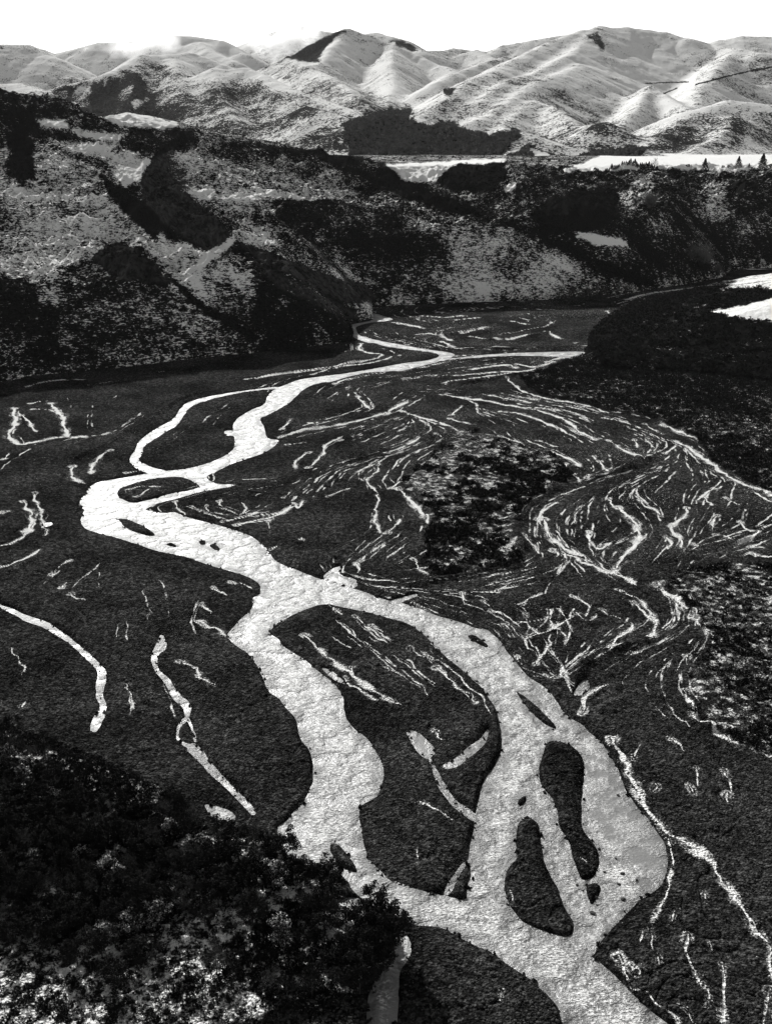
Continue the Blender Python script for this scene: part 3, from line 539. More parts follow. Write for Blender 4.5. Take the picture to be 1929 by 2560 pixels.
# ---- vegetation cover, with shaded and sunlit spur faces painted into it, from polygons traced on the slopes
def cover(PX, PY, base, polys):
    v = np.full(PX.shape, base, float) if np.isscalar(base) else base.copy()
    jx = (fbm(PX / 14, PY / 9, 3, 3) - .5) * 26; jy = (fbm(PX / 14, PY / 9, 3, 4) - .5) * 18; J = 1.0
    for val, soft, p in polys:
        J = min(1.0, soft / 9.0); d = sdf((PX + jx * J).ravel(), (PY + jy * J).ravel(), np.array(p, float), soft * 2 + 2).reshape(PX.shape)
        m = ss(soft, -soft, d); v = v * (1 - m) + val * m
    return v
HILL_COVER_AND_SHADE = [
 (.46, 14, poly(-400,200, 0,250, 130,330, 230,370, 330,490, 430,590, 540,740, -400,860)),
 (.74, 12, poly(-300,190, 0,190, 120,225, 250,285, 290,300, 200,310, 120,300, 0,330, -300,330)),
 (.30, 6, poly(90,300, 150,305, 260,310, 230,345, 160,330)), (.05, 5, poly(75,258, 140,262, 150,276, 90,275)), (.05, 5, poly(155,278, 275,292, 270,304, 165,295)),  # the two near-white strips paint the sunlit rims of the benches
 (.76, 8, poly(290,275, 430,280, 420,320, 340,330, 300,330, 240,320)), (1.0, 12, poly(20,290, 62,300, 90,390, 70,425, 20,410)), (.25, 8, poly(225,330, 300,330, 310,350, 260,395)),
 (.92, 5, poly(215,385, 260,400, 330,455, 380,510, 470,560, 480,600, 420,560, 320,470)), (.0, 4, poly(268,372, 300,352, 312,352, 306,385, 272,396)),  # dark band paints the spur's shaded side, white patch the sunlit one
 (.62, 10, poly(340,340, 500,320, 830,380, 800,440, 560,425, 400,420)), (.18, 7, poly(400,405, 570,410, 600,425, 560,432, 410,428)),
 (.9, 10, poly(500,310, 700,325, 830,360, 1000,440, 1160,490, 1400,600, 1420,625, 1330,600, 1190,530, 1080,480, 960,460, 860,420, 700,345)),
 (.70, 12, poly(560,425, 830,450, 900,470, 860,560, 700,520, 640,500)), (.30, 12, poly(505,490, 600,500, 590,530, 540,540)),
 (.44, 14, poly(960,495, 1100,520, 1200,560, 1330,610, 1200,640, 1000,650, 880,640, 980,590)), (.66, 10, poly(820,560, 940,570, 950,640, 830,645)),
 (.80, 10, poly(120,560, 180,530, 240,520, 310,540, 370,600, 350,640, 240,600, 170,620)), (.68, 14, poly(-400,560, 60,600, 130,680, 130,800, -400,860)),
 (.60, 12, poly(150,620, 360,640, 480,740, 560,760, 200,800, 130,720)), (.72, 10, poly(500,520, 600,560, 780,680, 760,750, 560,765, 480,690, 440,600)),
 (.05, 5, poly(425,560, 470,530, 505,512, 500,528, 445,575, 430,600)), (.62, 8, poly(440,600, 540,620, 560,680, 490,680)), (.35, 6, poly(370,735, 480,725, 480,760, 390,770)),  # the near-white strip paints the sunlit left edge of the spur
 (.5, 6, poly(745,655, 805,660, 800,690, 750,690)),
 (.74, 10, poly(1000,395, 1240,372, 1667,372, 2600,372, 2600,590, 1560,585, 1400,600, 1180,510, 1050,450)), (.98, 8, poly(1150,460, 1250,410, 1330,420, 1330,470, 1250,510, 1170,500)),
 (.5, 8, poly(1330,420, 1400,380, 1420,400, 1360,470)), (.5, 8, poly(1520,400, 1560,390, 1580,470, 1540,480)), (.12, 5, poly(1240,500, 1340,515, 1350,530, 1290,530, 1250,512)),
 (.05, 5, poly(1085,405, 1110,395, 1120,398, 1095,415)),
 (.0, 4, poly(835,357, 900,352, 1000,346, 1092,344, 1080,353, 970,372, 940,392, 880,392)), (.0, 3, poly(1200,370, 1260,352, 1300,335, 1667,325, 2600,320, 2600,360, 1667,363, 1500,366, 1420,364)),
 (.97, 5, poly(970,358, 1090,352, 1090,385, 1060,410, 980,410, 940,392)), (.0, 5, poly(210,240, 280,238, 380,265, 370,278, 250,272)),
 (.86, 8, poly(1255,790, 1265,720, 1340,660, 1480,625, 1600,610, 2600,560, 2600,900, 1250,830)), (.0, 4, poly(1535,672, 1600,662, 1667,645, 2600,600, 2600,720, 1667,692, 1600,688)),
 (.25, 6, poly(1560,625, 1600,600, 1667,575, 2600,400, 2600,600, 1667,622))]
HILL_COVER_AND_SHADE += [
 (.42, 10, C('F2', 110,280, 280,380, 420,440, 600,700, 600,760, 480,720, 380,780, 250,830, 60,640, 0,600, 0,420, 110,480)), (.62, 8, C('F2', 250,860, 420,800, 700,900, 1090,1110, 900,1180, 230,1220)),
 (.80, 10, C('F2', 0,880, 150,900, 240,1100, 250,1240, 0,1260)), (.76, 8, C('F2', 960,740, 1100,800, 1300,930, 1480,1000, 1480,1130, 1100,1160, 1060,1050)), (.52, 8, C('F2', 840,840, 960,740, 1060,800, 1060,1000, 940,1010, 860,920)),
 (.30, 7, C('F2', 600,740, 700,830, 850,940, 840,830, 880,770, 780,720, 650,690)), (.46, 8, C('F2', 700,330, 1100,400, 1380,480, 1390,540, 1000,520, 800,500)), (.80, 7, C('F2', 1120,510, 1390,560, 1390,700, 1260,690, 1160,600)),
 (.72, 8, C('F2', 1400,560, 1667,600, 1667,900, 1500,860, 1380,700)), (.22, 6, C('F2', 800,500, 1000,515, 1110,500, 1390,540, 1110,535, 900,530)),
 (.97, 5, C('F2', 640,370, 690,340, 700,420, 760,500, 880,600, 965,690, 920,750, 880,760, 780,710, 690,640, 620,590, 590,530, 600,470, 590,430, 610,395)), (.88, 6, C('F2', 640,360, 700,300, 760,262, 790,290, 720,350, 700,430)),  # bare clay cliff, with the shade of its face painted in
 (.97, 4, C('F2', 420,430, 480,480, 560,530, 610,590, 700,650, 640,700, 560,620, 500,570, 450,510)), (.95, 4, C('F2', 380,785, 440,735, 490,725, 560,745, 620,790, 670,850, 720,885, 690,905, 600,880, 480,870, 420,805)),  # first band paints the shade on the spur's right side
 (.93, 4, C('F2', 990,715, 1100,755, 1250,810, 1400,865, 1520,890, 1570,955, 1440,972, 1300,905, 1100,800)), (.9, 3, C('F2', 700,850, 850,975, 1080,1112, 1060,1130, 850,1010, 720,890)), (1.0, 7, C('F2', 50,270, 130,300, 150,450, 60,460)),  # the thin band paints the shade below the spur crest
 (.02, 3, C('F2', 505,460, 560,400, 600,370, 630,375, 590,440, 520,490)), (.02, 3, C('F2', 815,800, 850,765, 960,700, 985,708, 900,770, 830,825))]  # white patches paint the sunlit left sides of the spurs
HILL_ROCK = [(1.0, 5, poly(325,350, 370,320, 400,370, 500,520, 490,545, 420,500, 350,440, 330,400)), (.9, 5, poly(690,590, 760,595, 812,640, 806,662, 760,650, 700,610)),  # clay tone of the cliffs; their painted shade sits in the cover polygons
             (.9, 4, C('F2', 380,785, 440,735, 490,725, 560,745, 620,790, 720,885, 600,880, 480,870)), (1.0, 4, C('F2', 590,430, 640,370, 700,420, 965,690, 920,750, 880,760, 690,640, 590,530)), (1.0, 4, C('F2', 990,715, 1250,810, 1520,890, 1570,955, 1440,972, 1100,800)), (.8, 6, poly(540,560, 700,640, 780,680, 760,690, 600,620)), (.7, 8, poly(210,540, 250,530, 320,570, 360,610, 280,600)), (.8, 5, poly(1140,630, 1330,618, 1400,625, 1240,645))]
MOUNT_COVER = [
 (.22, 10, poly(-400,90, 180,100, 260,150, 120,200, -400,240)), (.12, 20, poly(100,80, 560,60, 560,150, 420,140, 200,170)),
 (.80, 12, poly(60,225, 150,185, 300,150, 330,190, 420,230, 480,330, 40,330)), (.52, 16, poly(300,125, 420,170, 640,200, 760,250, 740,330, 440,330, 330,220)),
 (.05, 3, poly(330,112, 430,108, 500,138, 430,124)), (.05, 3, poly(460,148, 540,146, 620,180, 680,200, 740,226, 660,207, 590,190, 540,160)), (.38, 4, poly(165,192, 200,176, 180,196)),
 (.38, 5, poly(125,200, 145,192, 147,226, 128,224)), (.38, 5, poly(155,205, 175,185, 200,176, 195,230, 160,236)), (.38, 5, poly(252,205, 290,180, 290,200, 262,222)), (.38, 4, poly(285,220, 318,206, 320,218, 290,236)),
 (.38, 3, poly(220,185, 235,165, 228,190)), (.36, 12, poly(600,130, 640,140, 800,230, 840,240, 760,245, 640,200)), (.86, 4, poly(620,125, 690,86, 745,66, 712,92, 690,128, 700,138, 660,132)),
 (.1, 2.5, poly(695,112, 738,78, 742,82, 706,118)), (.2, 12, poly(750,70, 980,150, 900,250, 830,220, 700,140)), (.75, 4, poly(845,85, 870,88, 905,108, 890,110, 860,98)),
 (.45, 10, poly(780,190, 900,235, 880,260, 780,250)), (.12, 20, poly(1060,160, 1260,60, 1560,90, 1550,140, 1480,240, 1350,240, 1200,220)), (.30, 14, poly(960,190, 1050,150, 1230,120, 1180,170, 1060,230, 900,265)),
 (.55, 3, poly(1262,75, 1290,68, 1308,110, 1300,112, 1278,85)), (.36, 12, poly(1060,230, 1200,190, 1300,240, 1400,300, 1300,340, 1080,300)), (.42, 12, poly(1380,330, 1500,240, 1667,230, 2200,240, 2200,345)),
 (.6, 6, poly(1580,250, 1600,240, 1615,300, 1580,320)), (.28, 8, poly(1500,110, 1640,110, 1600,140, 1560,215, 1500,230)), (.85, 1.0, poly(1392,179, 1486,175, 1486,178, 1392,181.5)), (.85, 1.0, poly(1431,201, 1462,189, 1463,191, 1432,204)),
 (.85, 1.0, poly(1500,182, 1590,158, 1667,143, 1667,146, 1590,161, 1500,185)),
 (1.0, 9, poly(738,268, 790,250, 830,240, 850,232, 890,235, 890,262, 930,268, 970,262, 1000,280, 1060,292, 1118,280, 1115,300, 1080,340, 1000,352, 840,360, 760,335)),
 (.92, 9, poly(1100,345, 1140,310, 1180,330, 1250,345, 1270,330, 1330,318, 1400,315, 1380,345, 1300,350, 1200,370, 1100,370)), (.15, 4, poly(1140,318, 1180,330, 1218,352, 1200,362, 1150,335)),
 (.5, 8, poly(1250,265, 1290,255, 1310,275, 1290,290)), (.85, 4, poly(958,192, 985,190, 975,208, 960,205))]

def depth_grid(d0, d1, nr, nc, half):
    D = np.exp(np.linspace(math.log(d0), math.log(d1), nr)); A = np.tan(np.linspace(-half, half, nc)); AA, DD = np.meshgrid(A, D); return AA * DD, DD
def foot_depth(px): return np.interp(px, [-300, 0, 230, 560, 700, 760, 900, 1170, 1300, 1430, 1560, 1700], [735, 760, 800, 850, 900, 1010, 1105, 1135, 1160, 1215, 1330, 1390])
def back(px, D):
    """distance of a hill point: slopes of about 17 degrees on the left, steeper under the far terrace"""
    f = float(foot_depth(px)); k = 1.62 if px < 1000 else 1.62 - (px - 1000) / 200 * .36 if px < 1200 else 1.26
    return D if D > 1880 or D < f else f + (D - f) * k
def push(h):
    pts, sl, sr, rad, lam, amp = h
    if pts[0][0] > 1270 and pts[0][2] < 1100: return h
    q = 1.5 if pts[0][0] < 1000 else 1.3
    return ([(a, b, back(a, D)) for a, b, D in pts], sl / q, (sr / q if sr < .9 else sr / 1.1), rad, lam, amp)
HILLS = [push(h) for h in HILLS]
def build_hills():
    X, Y = depth_grid(560, 3000, 1150, 1200, math.radians(27)); x, y = X, Y
    bed = sdf(x.ravel(), y.ravel(), BED, 400).reshape(x.shape); ym = 1090 + 1.14 * (x - 230); rb = ss(120, 170, x) * ss(ym + 8, ym - 8, y); qt = 1 - .85 * rb
    base = 3.0 + .03 * np.clip(bed, 0, 300) + 98 * ss(1600, 1800, y + .06 * x) + 5 * (fbm(x / 120, y / 120, 2, 5) - .5)
    h = ridge_field(x + 26 * (fbm(x / 45, y / 45, 3, 91) - .5), y + 26 * (fbm(x / 45, y / 45, 3, 92) - .5), HILLS, 4.0, base)
    h = h - 5 * rb
    h = h + (ridged(x / 55, y / 55, 5, 15) - .45) * 24 * ss(8, 70, bed) * ss(1950, 1720, y) * qt + (fbm(x / 10, y / 10, 4, 25) - .5) * 9.0 * ss(1950, 1720, y) * qt * ss(4, 30, bed) + (fbm(x / 3.6, y / 3.6, 2, 28) - .5) * 1.9 * ss(4, 30, bed) * ss(2100, 1720, y)
    lim = 6.0 * ss(-.5, 3.5, bed) + .95 * np.clip(bed, 0, 400) + 2.5 * (fbm(x / 14, y / 14, 3, 35) - .5)
    ym = 1090 + 1.14 * (x - 230); rb = ss(120, 170, x) * ss(ym + 8, ym - 8, y); lim = lim * (1 - rb) + rb * (3.5 * ss(-.5, 4, bed) + .21 * np.clip(bed, 0, 400) + 1.5 * (fbm(x / 14, y / 14, 3, 35) - .5))
    h = np.where(bed > 0, np.minimum(h, lim), -4.0 + bed * .05)
    h = np.where(bed > 0, h, np.maximum(h, -8)); h = np.where((bed > 0) & (h < .2), .2 + 0 * h, h)
    PX, PY = to_px(x, y, h); far = ss(1560, 1620, y)
    veg = cover(PX, PY, .62, HILL_COVER_AND_SHADE); rock = cover(PX, PY, 0.0, HILL_ROCK)  # veg also carries the painted shade and sunlit patches of the spurs
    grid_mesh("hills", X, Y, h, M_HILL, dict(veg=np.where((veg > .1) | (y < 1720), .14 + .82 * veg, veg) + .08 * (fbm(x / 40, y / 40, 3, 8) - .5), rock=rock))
    return X, Y, h, veg, PX, PY, bed
HX, HY, HZ, HV, HPX, HPY, HB = build_hills()
def hill_z(x, y):
    """height of the hill mesh at world points"""
    x = np.asarray(x, float); y = np.asarray(y, float); nr, nc = HX.shape
    r = (np.log(y) - math.log(560)) / (math.log(3000) - math.log(560)) * (nr - 1); c = (np.arctan2(x, y) / math.radians(27) + 1) / 2 * (nc - 1)
    r = np.clip(np.rint(r).astype(int), 0, nr - 1); c = np.clip(np.rint(c).astype(int), 0, nc - 1); return HZ[r, c]
def build_mountains():
    X, Y = depth_grid(2650, 11500, 800, 1100, math.radians(27)); x, y = X, Y
    base = 60 + 40 * ss(2700, 3000, y) + .012 * (y - 2700)
    wx = x + 90 * (fbm(x / 500, y / 500, 3, 2) - .5); wy = y + 90 * (fbm(x / 500, y / 500, 3, 9) - .5)
    h = ridge_field(wx * .35 + x * .65, wy * .35 + y * .65, MOUNTAINS, 28.0, base)
    amp = ss(20, 250, h - base); h = h + (ridged(x / 620, y / 620, 4, 44) - .42) * 18 * amp * ss(2700, 5200, y) + (fbm(x / 60, y / 60, 4, 47) - .5) * 7 * amp
    PX, PY = to_px(x, y, h); veg = cover(PX, PY, .25, MOUNT_COVER)
    forest = ss(.85, .97, veg); h = h + forest * 6 * fbm(x / 14, y / 14, 3, 77)
    global MX, MY, MZ, MV
    MX, MY, MZ, MV = X, Y, h, veg
    grid_mesh("mountains", X, Y, h, M_MOUNT, dict(veg=np.clip(veg * 1.0 + .10 + .35 * (fbm(x / 260, y / 260, 4, 8) - .5) * (1 - forest), 0, 1)))
build_mountains()

# ------------------------------------------------------------------ plants
def leaf_cloud(C0, R0, n, size, rng, squash=.8, up=.0, shell=.35, k=3):
    """n small leaf faces spread through balls; C0 (m,3), R0 (m,), returns V, F (triangles or quads)"""
    m = len(C0); w = R0 ** 2; idx = rng.choice(m, n, p=w / w.sum())
    d = rng.normal(size=(n, 3)); d /= np.linalg.norm(d, axis=1)[:, None]; rad = (shell + (1 - shell) * rng.random(n) ** .5)
    c = C0[idx] + d * (R0[idx] * rad)[:, None] * np.array([1, 1, squash])
    a = rng.normal(size=(n, 3)); a[:, 2] += up * 3; a /= np.linalg.norm(a, axis=1)[:, None]
    b = np.cross(a, rng.normal(size=(n, 3))); b /= np.linalg.norm(b, axis=1)[:, None]
    s = (size * (.6 + .8 * rng.random(n)))[:, None]
    if k == 3: V = np.stack([c + a * s, c - a * s * .5 + b * s * .6, c - a * s * .5 - b * s * .6], 1)
    else: V = np.stack([c + a * s, c + b * s * .45, c - a * s, c - b * s * .45], 1)
    return V.reshape(-1, 3), np.arange(n * k).reshape(-1, k)
def tube(p0, p1, r0, r1, n=5):
    p0, p1 = np.array(p0, float), np.array(p1, float); t = p1 - p0; t /= np.linalg.norm(t) + 1e-9
    u = np.cross(t, [0.3, 1, .2]); u /= np.linalg.norm(u); v = np.cross(t, u); a = np.arange(n) * 2 * math.pi / n
    ring = np.cos(a)[:, None] * u + np.sin(a)[:, None] * v
    V = np.concatenate([p0 + ring * r0, p1 + ring * r1]); i = np.arange(n); j = (i + 1) % n
    return V, np.stack([i, j, j + n, i + n], 1)
def join(parts):
    V, F, o = [], [], 0
    for v, f in parts: V.append(v); F.append(f + o); o += len(v)
    return np.concatenate(V), np.concatenate(F)
def limbs(rng, H, nb, r, lean=.12, spread=.45, lo=.25, sub=3):
    """trunk with limbs; returns tube parts and the limb ends"""
    parts, ends = [], []; p = np.array([0., 0., -.4]); pts = [p]
    for i in range(1, 6): pts.append(np.array([rng.normal() * lean * i * .2 * H * .2, rng.normal() * lean * i * .2 * H * .2, H * i / 5 * .92]))
    for i in range(5): parts.append(tube(pts[i], pts[i + 1], r * (1 - i * .18), r * (1 - (i + 1) * .18)))
    for b in range(nb):
        f = lo + (1 - lo) * (b + rng.random()) / nb * .95; q = f * 5; i = min(int(q), 4); s = pts[i] + (pts[i + 1] - pts[i]) * (q - i)
        a = b * 2.4 + rng.random(); l = spread * H * (1.05 - f * .65) * (.7 + .5 * rng.random()); e = s + np.array([math.cos(a) * l, math.sin(a) * l, l * (.45 + .5 * rng.random())])
        parts.append(tube(s, e, r * (1 - f) * .5 + .03, .025, 4)); ends.append((e, l))
        for _ in range(sub):
            t = .4 + .5 * rng.random(); m_ = s + (e - s) * t; g = m_ + rng.normal(size=3) * l * .3 + np.array([0, 0, l * .3]); parts.append(tube(m_, g, .03, .012, 3)[0:2] if False else tube(m_, g, .035, .015, 4)); ends.append((g, l * .6))
    return parts, ends
def link(o): COL.objects.link(o); return o
def plant_proto(name, seed, H, kind, stem_mat=None, leaf_mat=None):
    rng = np.random.default_rng(seed)
    if kind == 'tree':
        P, E = limbs(rng, H, 9, .20); c = np.array([e for e, l in E]); R_ = np.array([.28 * l + .45 for e, l in E])
        V, F = leaf_cloud(c, R_, 3000, .22, rng, .75, .1, .2); V[:, 2] = np.maximum(V[:, 2], .2)
    elif kind == 'bare':
        P, E = limbs(rng, H, 14, .16, .1, .5, .12, 6); c = np.array([e for e, l in E]); R_ = np.array([.25 * l + .3 for e, l in E])
        V, F = leaf_cloud(c, R_, 1500, .20, rng, 1.0, .8, .1); b = V.reshape(-1, 3, 3); mid = b.mean(1, keepdims=True); b[:, 1:] = b[:, :1] + (b[:, 1:] - b[:, :1]) * 1.0; b[:, 2] = b[:, 1] + (b[:, 2] - b[:, 1]) * .22; V = b.reshape(-1, 3)
    elif kind == 'shrub':
        P, E = limbs(rng, H, 7, .06, .1, .55, .05, 1); c = np.array([e for e, l in E]); R_ = np.array([.25 * l + .22 for e, l in E])
        V, F = leaf_cloud(c, R_, 620, .12, rng, .9, .5, .1); V[:, 2] = np.maximum(V[:, 2], .05)
    elif kind == 'conifer':
        P = [tube((0, 0, -.5), (0, 0, H * .98), .22, .04)]; n = 3000; z = rng.random(n) ** .8; lay = np.floor(z * 13) / 13; fr = (z * 13) % 1
        rr = H * .50 * (1.02 - lay) * (1 - fr * .55) * (.35 + .65 * rng.random(n) ** .5); a = rng.random(n) * 6.283; rr *= 1 + .25 * np.sin(a * 3 + lay * 20)
        c = np.stack([np.cos(a) * rr, np.sin(a) * rr, H * (.06 + .93 * z)], 1); V, F = leaf_cloud(c, np.full(n, .12), n, H * .028, rng, .5, 0, 0)
    stem = raw_mesh(name + "_stem", *join(P), stem_mat or M_BARK, True); crown = raw_mesh(name + "_crown", V, F, leaf_mat or M_LEAF)
    return stem, crown
def place(proto, name, label, cat, x, y, z, s, rz, group, parts=('trunk', 'crown'), sz=None):
    """one plant: an empty at its foot that carries its stem and its crown"""
    o = link(bpy.data.objects.new(name, None)); o.location = (x, y, z); o.rotation_euler = (0, 0, rz); o.scale = (s, s, sz or s); o.empty_display_size = .5
    o["label"] = label; o["category"] = cat
    if group: o["group"] = group
    for me, pn in zip(proto, parts):
        c = link(bpy.data.objects.new(pn, me)); c.parent = o
    return o
BGX, BGY = None, None
def in_px(px, py, P): return inside(np.atleast_1d(np.float64(px)), np.atleast_1d(np.float64(py)), np.array(P, float))[0]
def poisson(n, gen, dmin, tries=40000, seed=3):
    rng = np.random.default_rng(seed); out = []; cell = {}
    for _ in range(tries):
        g = gen(rng)
        if g is None: continue
        x, y, d = g; d = d * dmin; k = (int(x // 6), int(y // 6)); ok = True
        for i in (-1, 0, 1):
            for j in (-1, 0, 1):
                for (a, b) in cell.get((k[0] + i, k[1] + j), ()):
                    if (a - x) ** 2 + (b - y) ** 2 < d * d: ok = False
        if ok: out.append((x, y)); cell.setdefault(k, []).append((x, y))
        if len(out) >= n: break
    return out
PROTO = dict(tree=[plant_proto("tree", 20 + i, 8.0, 'tree') for i in range(4)], pale=[plant_proto("pale_tree", 40 + i, 6.5, 'tree', None, M_LEAF2) for i in range(2)],
             bare=[plant_proto("bare_tree", 30 + i, 7.5, 'bare', None, M_TWIG) for i in range(2)], shrub=[plant_proto("shrub", 50 + i, 2.4, 'shrub') for i in range(5)],
             con=[plant_proto("conifer", 60 + i, 18.0, 'conifer', None, M_CON) for i in range(3)])
NOTREE = [C('Z6', 700,930, 960,900, 1060,980, 1060,1130, 1000,1230, 930,1320, 760,1300, 690,1200)]
WOODG = np.array(G(WOOD)); LOWG = 1955.0
def gen_tree(rng):
    px = rng.uniform(-60, 870); py = rng.uniform(1560, 2190)
    if not in_px(px, py - (40 if px < 480 else 16), WOOD) or not in_px(px, py, WOOD + []) or in_px(px, py - 12, NOTREE[0]): return None
    if py > 2010 + 40 * math.sin(px / 130) - .10 * (px - 300) and not (px > 740 and py > 2010): 
        if rng.random() > .02: return None
    x, y = at_ground(px, py); return float(x), float(y), 1.0
rng = np.random.default_rng(5)
def zone(px, py):
    if px > 690: return "at the river corner of the wood"
    if py < 1720: return "along the far edge of the wood"
    if px < 200: return "at the left side of the wood"
    if py < 1900: return "in the dark middle of the wood"
    return "where the wood thins into snowy scrub"
for x, y in poisson(290, gen_tree, 2.5):
    px, py = to_px(x, y, 1.0); u = rng.random(); k = 'bare' if u < .13 else 'pale' if u < .25 else 'tree'
    if px > 740 and py > 1990: k = 'tree'
    desc = dict(tree="dark leafy tree with a ragged black crown", pale="tree with pale snow dusted leaves", bare="leafless grey tree with upright twigs")[k]
    nm = dict(tree="leafy_tree", pale="snowy_tree", bare="bare_tree")[k]; s = rng.uniform(.62, 1.05) * (1.15 if px > 740 and py > 1980 else 1)
    place(PROTO[k][rng.integers(len(PROTO[k]))], nm, desc + " " + zone(px, py), "tree", x, y, 1.2, s, rng.random() * 6.3, "trees of the near wood", sz=s * rng.uniform(.85, 1.2))
def gen_shrub(rng):
    px = rng.uniform(-50, 860); py = rng.uniform(1960, 2300)
    if not in_px(px, py - 8, WOOD) or in_px(px, py - 5, NOTREE[0]): return None
    x, y = at_ground(px, py); v = float(fbm(np.array([x / 8]), np.array([y / 8]), 2, 99)[0])
    if v < .40: return None
    return float(x), float(y), 1.0
for x, y in poisson(290, gen_shrub, 1.25, seed=4):
    px, py = to_px(x, y, 1.0); s = rng.uniform(.5, 1.15)
    w = "near the left edge" if px < 220 else "by the gravel bar" if px > 520 else "in the middle"
    place(PROTO['shrub'][rng.integers(5)], "twiggy_shrub", "dark twiggy shrub on the snowy flat " + w + " of the foreground", "shrub", x, y, 1.1, s, rng.random() * 6.3, "shrubs of the snowy foreground flat", ('stem', 'foliage'), s * rng.uniform(.8, 1.3))
FLAT_LATER = True

# ---- scrub that nobody could count, each area one object of leaf clumps
def scrub(name, pts, rad, per, mat, seed, label, squash=.75, size=.42):
    rng = np.random.default_rng(seed); V, F = leaf_cloud(np.asarray(pts), np.asarray(rad), per * len(pts), .3, rng, squash, .2, .1)
    V = V.reshape(-1, 3, 3); c = V.mean(1, keepdims=True); P = np.asarray(pts)
    n = per * len(pts); i = np.repeat(np.arange(len(pts)), per); d = rng.normal(size=(n, 3)); d /= np.linalg.norm(d, axis=1)[:, None]
    r_ = np.asarray(rad)[i]; cc = P[i] + d * (r_ * (.25 + .75 * rng.random(n) ** .5))[:, None] * np.array([1, 1, squash]); cc[:, 2] = np.maximum(cc[:, 2], P[i, 2] - .1 * r_)
    V = (V - c) * (r_ * size / .3)[:, None, None] + cc[:, None, :]
    o = link(bpy.data.objects.new(name, raw_mesh(name, V.reshape(-1, 3), np.arange(n * 3).reshape(-1, 3), mat))); o["kind"] = "stuff"; o["label"] = label; o["category"] = "scrub"; return o
def area_points(P, n, seed, fn=None, z=1.2):
    rng = np.random.default_rng(seed); g = np.array(G(P)); lo, hi = g.min(0), g.max(0); x = rng.uniform(lo[0], hi[0], n); y = rng.uniform(lo[1], hi[1], n)
    m = inside(x, y, g) & (np.abs(x) < y * .55 + 20) & (y < 1100); x, y = x[m], y[m]
    if fn is not None: k = rng.random(len(x)) < fn(x, y); x, y = x[k], y[k]
    return x, y
gi = np.array(G(SCRUB_ISLAND)); cx = gi.mean(0)
x, y = area_points(SCRUB_ISLAND, 10000, 1, lambda x, y: np.clip(.46 + 2.6 * (fbm(x / 8, y / 8, 2, 5) - .5) + .009 * (x - cx[0]) - .006 * (y - cx[1]), 0, 1))
r_ = np.random.default_rng(2).uniform(.6, 1.9, len(x)); scrub("island_scrub", np.stack([x, y, .9 + r_ * .5], 1), r_, 26, M_SCRUB, 3, "dark low scrub on the snowy island between the channels")
x, y = area_points(SCRUB_RIGHT, 22000, 4, lambda x, y: np.clip(.62 + 2.6 * (fbm(x / 14, y / 14, 2, 6) - .5), 0, 1))
r_ = np.random.default_rng(5).uniform(.4, 1.4, len(x)); scrub("terrace_scrub", np.stack([x, y, 1.0 + r_ * .5], 1), r_, 22, M_SCRUB, 6, "dark scrub with snow between on the right hand terrace")
x, y = area_points(SCRUB_FLAT, 34000, 7, lambda x, y: np.clip(1.6 + 1.5 * (fbm(x / 20, y / 20, 2, 7) - .5) - ss(430, 330, y) * 1.1, 0, 1))
r_ = np.random.default_rng(8).uniform(.9, 1.9, len(x)); scrub("dense_scrub", np.stack([x, y, .9 + r_ * .6], 1), r_, 24, M_SCRUBD, 9, "dense dark scrub on the flat right of the river", .8, .34)
x, y = area_points(WOOD, 52000, 14, lambda x, y: np.clip(.92 + 3.4 * (fbm(x / 2.6, y / 2.6, 2, 8) - .5), 0, 1) * ss(0, 3, -sdf(x, y, np.array(G(NOTREE[0])), 9) * -1))
r_ = np.random.default_rng(15).uniform(.25, .95, len(x)); scrub("foreground_scrub", np.stack([x, y, 1.3 + r_ * .5], 1), r_, 26, M_SCRUB, 16, "low dark scrub speckled with snow covering the foreground flat", .8)
# hillside bushes follow the cover of the hills
rng = np.random.default_rng(12); i = rng.integers(0, HX.size, 420000); X_, Y_, Z_, V_ = HX.ravel()[i], HY.ravel()[i], HZ.ravel()[i], HV.ravel()[i]
qx, qy = HPX.ravel()[i], HPY.ravel()[i]; w = Y_ / 1000.0
ok = (HB.ravel()[i] > 2) & (qx > -120) & (qx < 1790) & (Y_ < 2700)
prob = (np.clip((V_ - .52) / .45, 0, 1) ** 1.6 * .85 + .006 * (V_ > .2)) * ss(.36, .62, fbm(X_ / 22, Y_ / 22, 3, 66) + .35 * np.clip(V_ - .6, 0, 1))
RB = (X_ > 120) & (Y_ < 1100); prob = np.where(RB, np.clip((V_ - .45) / .3, 0, 1) * 2.2, prob); ok &= rng.random(len(i)) < prob * .11 * np.clip(w, .5, 2)
X_, Y_, Z_, V_, qx, qy = [a[ok] for a in (X_, Y_, Z_, V_, qx, qy)]
r_ = rng.uniform(1.1, 2.6, len(X_)) * (1 + .5 * (V_ > .93) + .4 * (Y_ > 1700)); print("hill bushes", len(X_))
scrub("hillside_scrub", np.stack([X_, Y_, Z_ + r_ * .35], 1), r_, 26, M_SCRUBD, 13, "dark bushes and scrub scattered over the snowy hillsides", .8, .36)

rng = np.random.default_rng(19); i = rng.integers(0, MX.size, 900000); ok = (MY.ravel()[i] < 4600) & (rng.random(len(i)) < np.clip((MV.ravel()[i] - .6) / .35, 0, 1) ** 2 * .13) & (np.abs(MX.ravel()[i]) < .42 * MY.ravel()[i])
i = i[ok][:9000]; r_ = rng.uniform(4.5, 9.5, len(i)); print("forest crowns", len(i))
scrub("valley_forest", np.stack([MX.ravel()[i], MY.ravel()[i], MZ.ravel()[i] + r_ * .4], 1), r_, 22, M_FOREST, 20, "dark forest filling the folds at the foot of the snowy mountains", .9, .42)
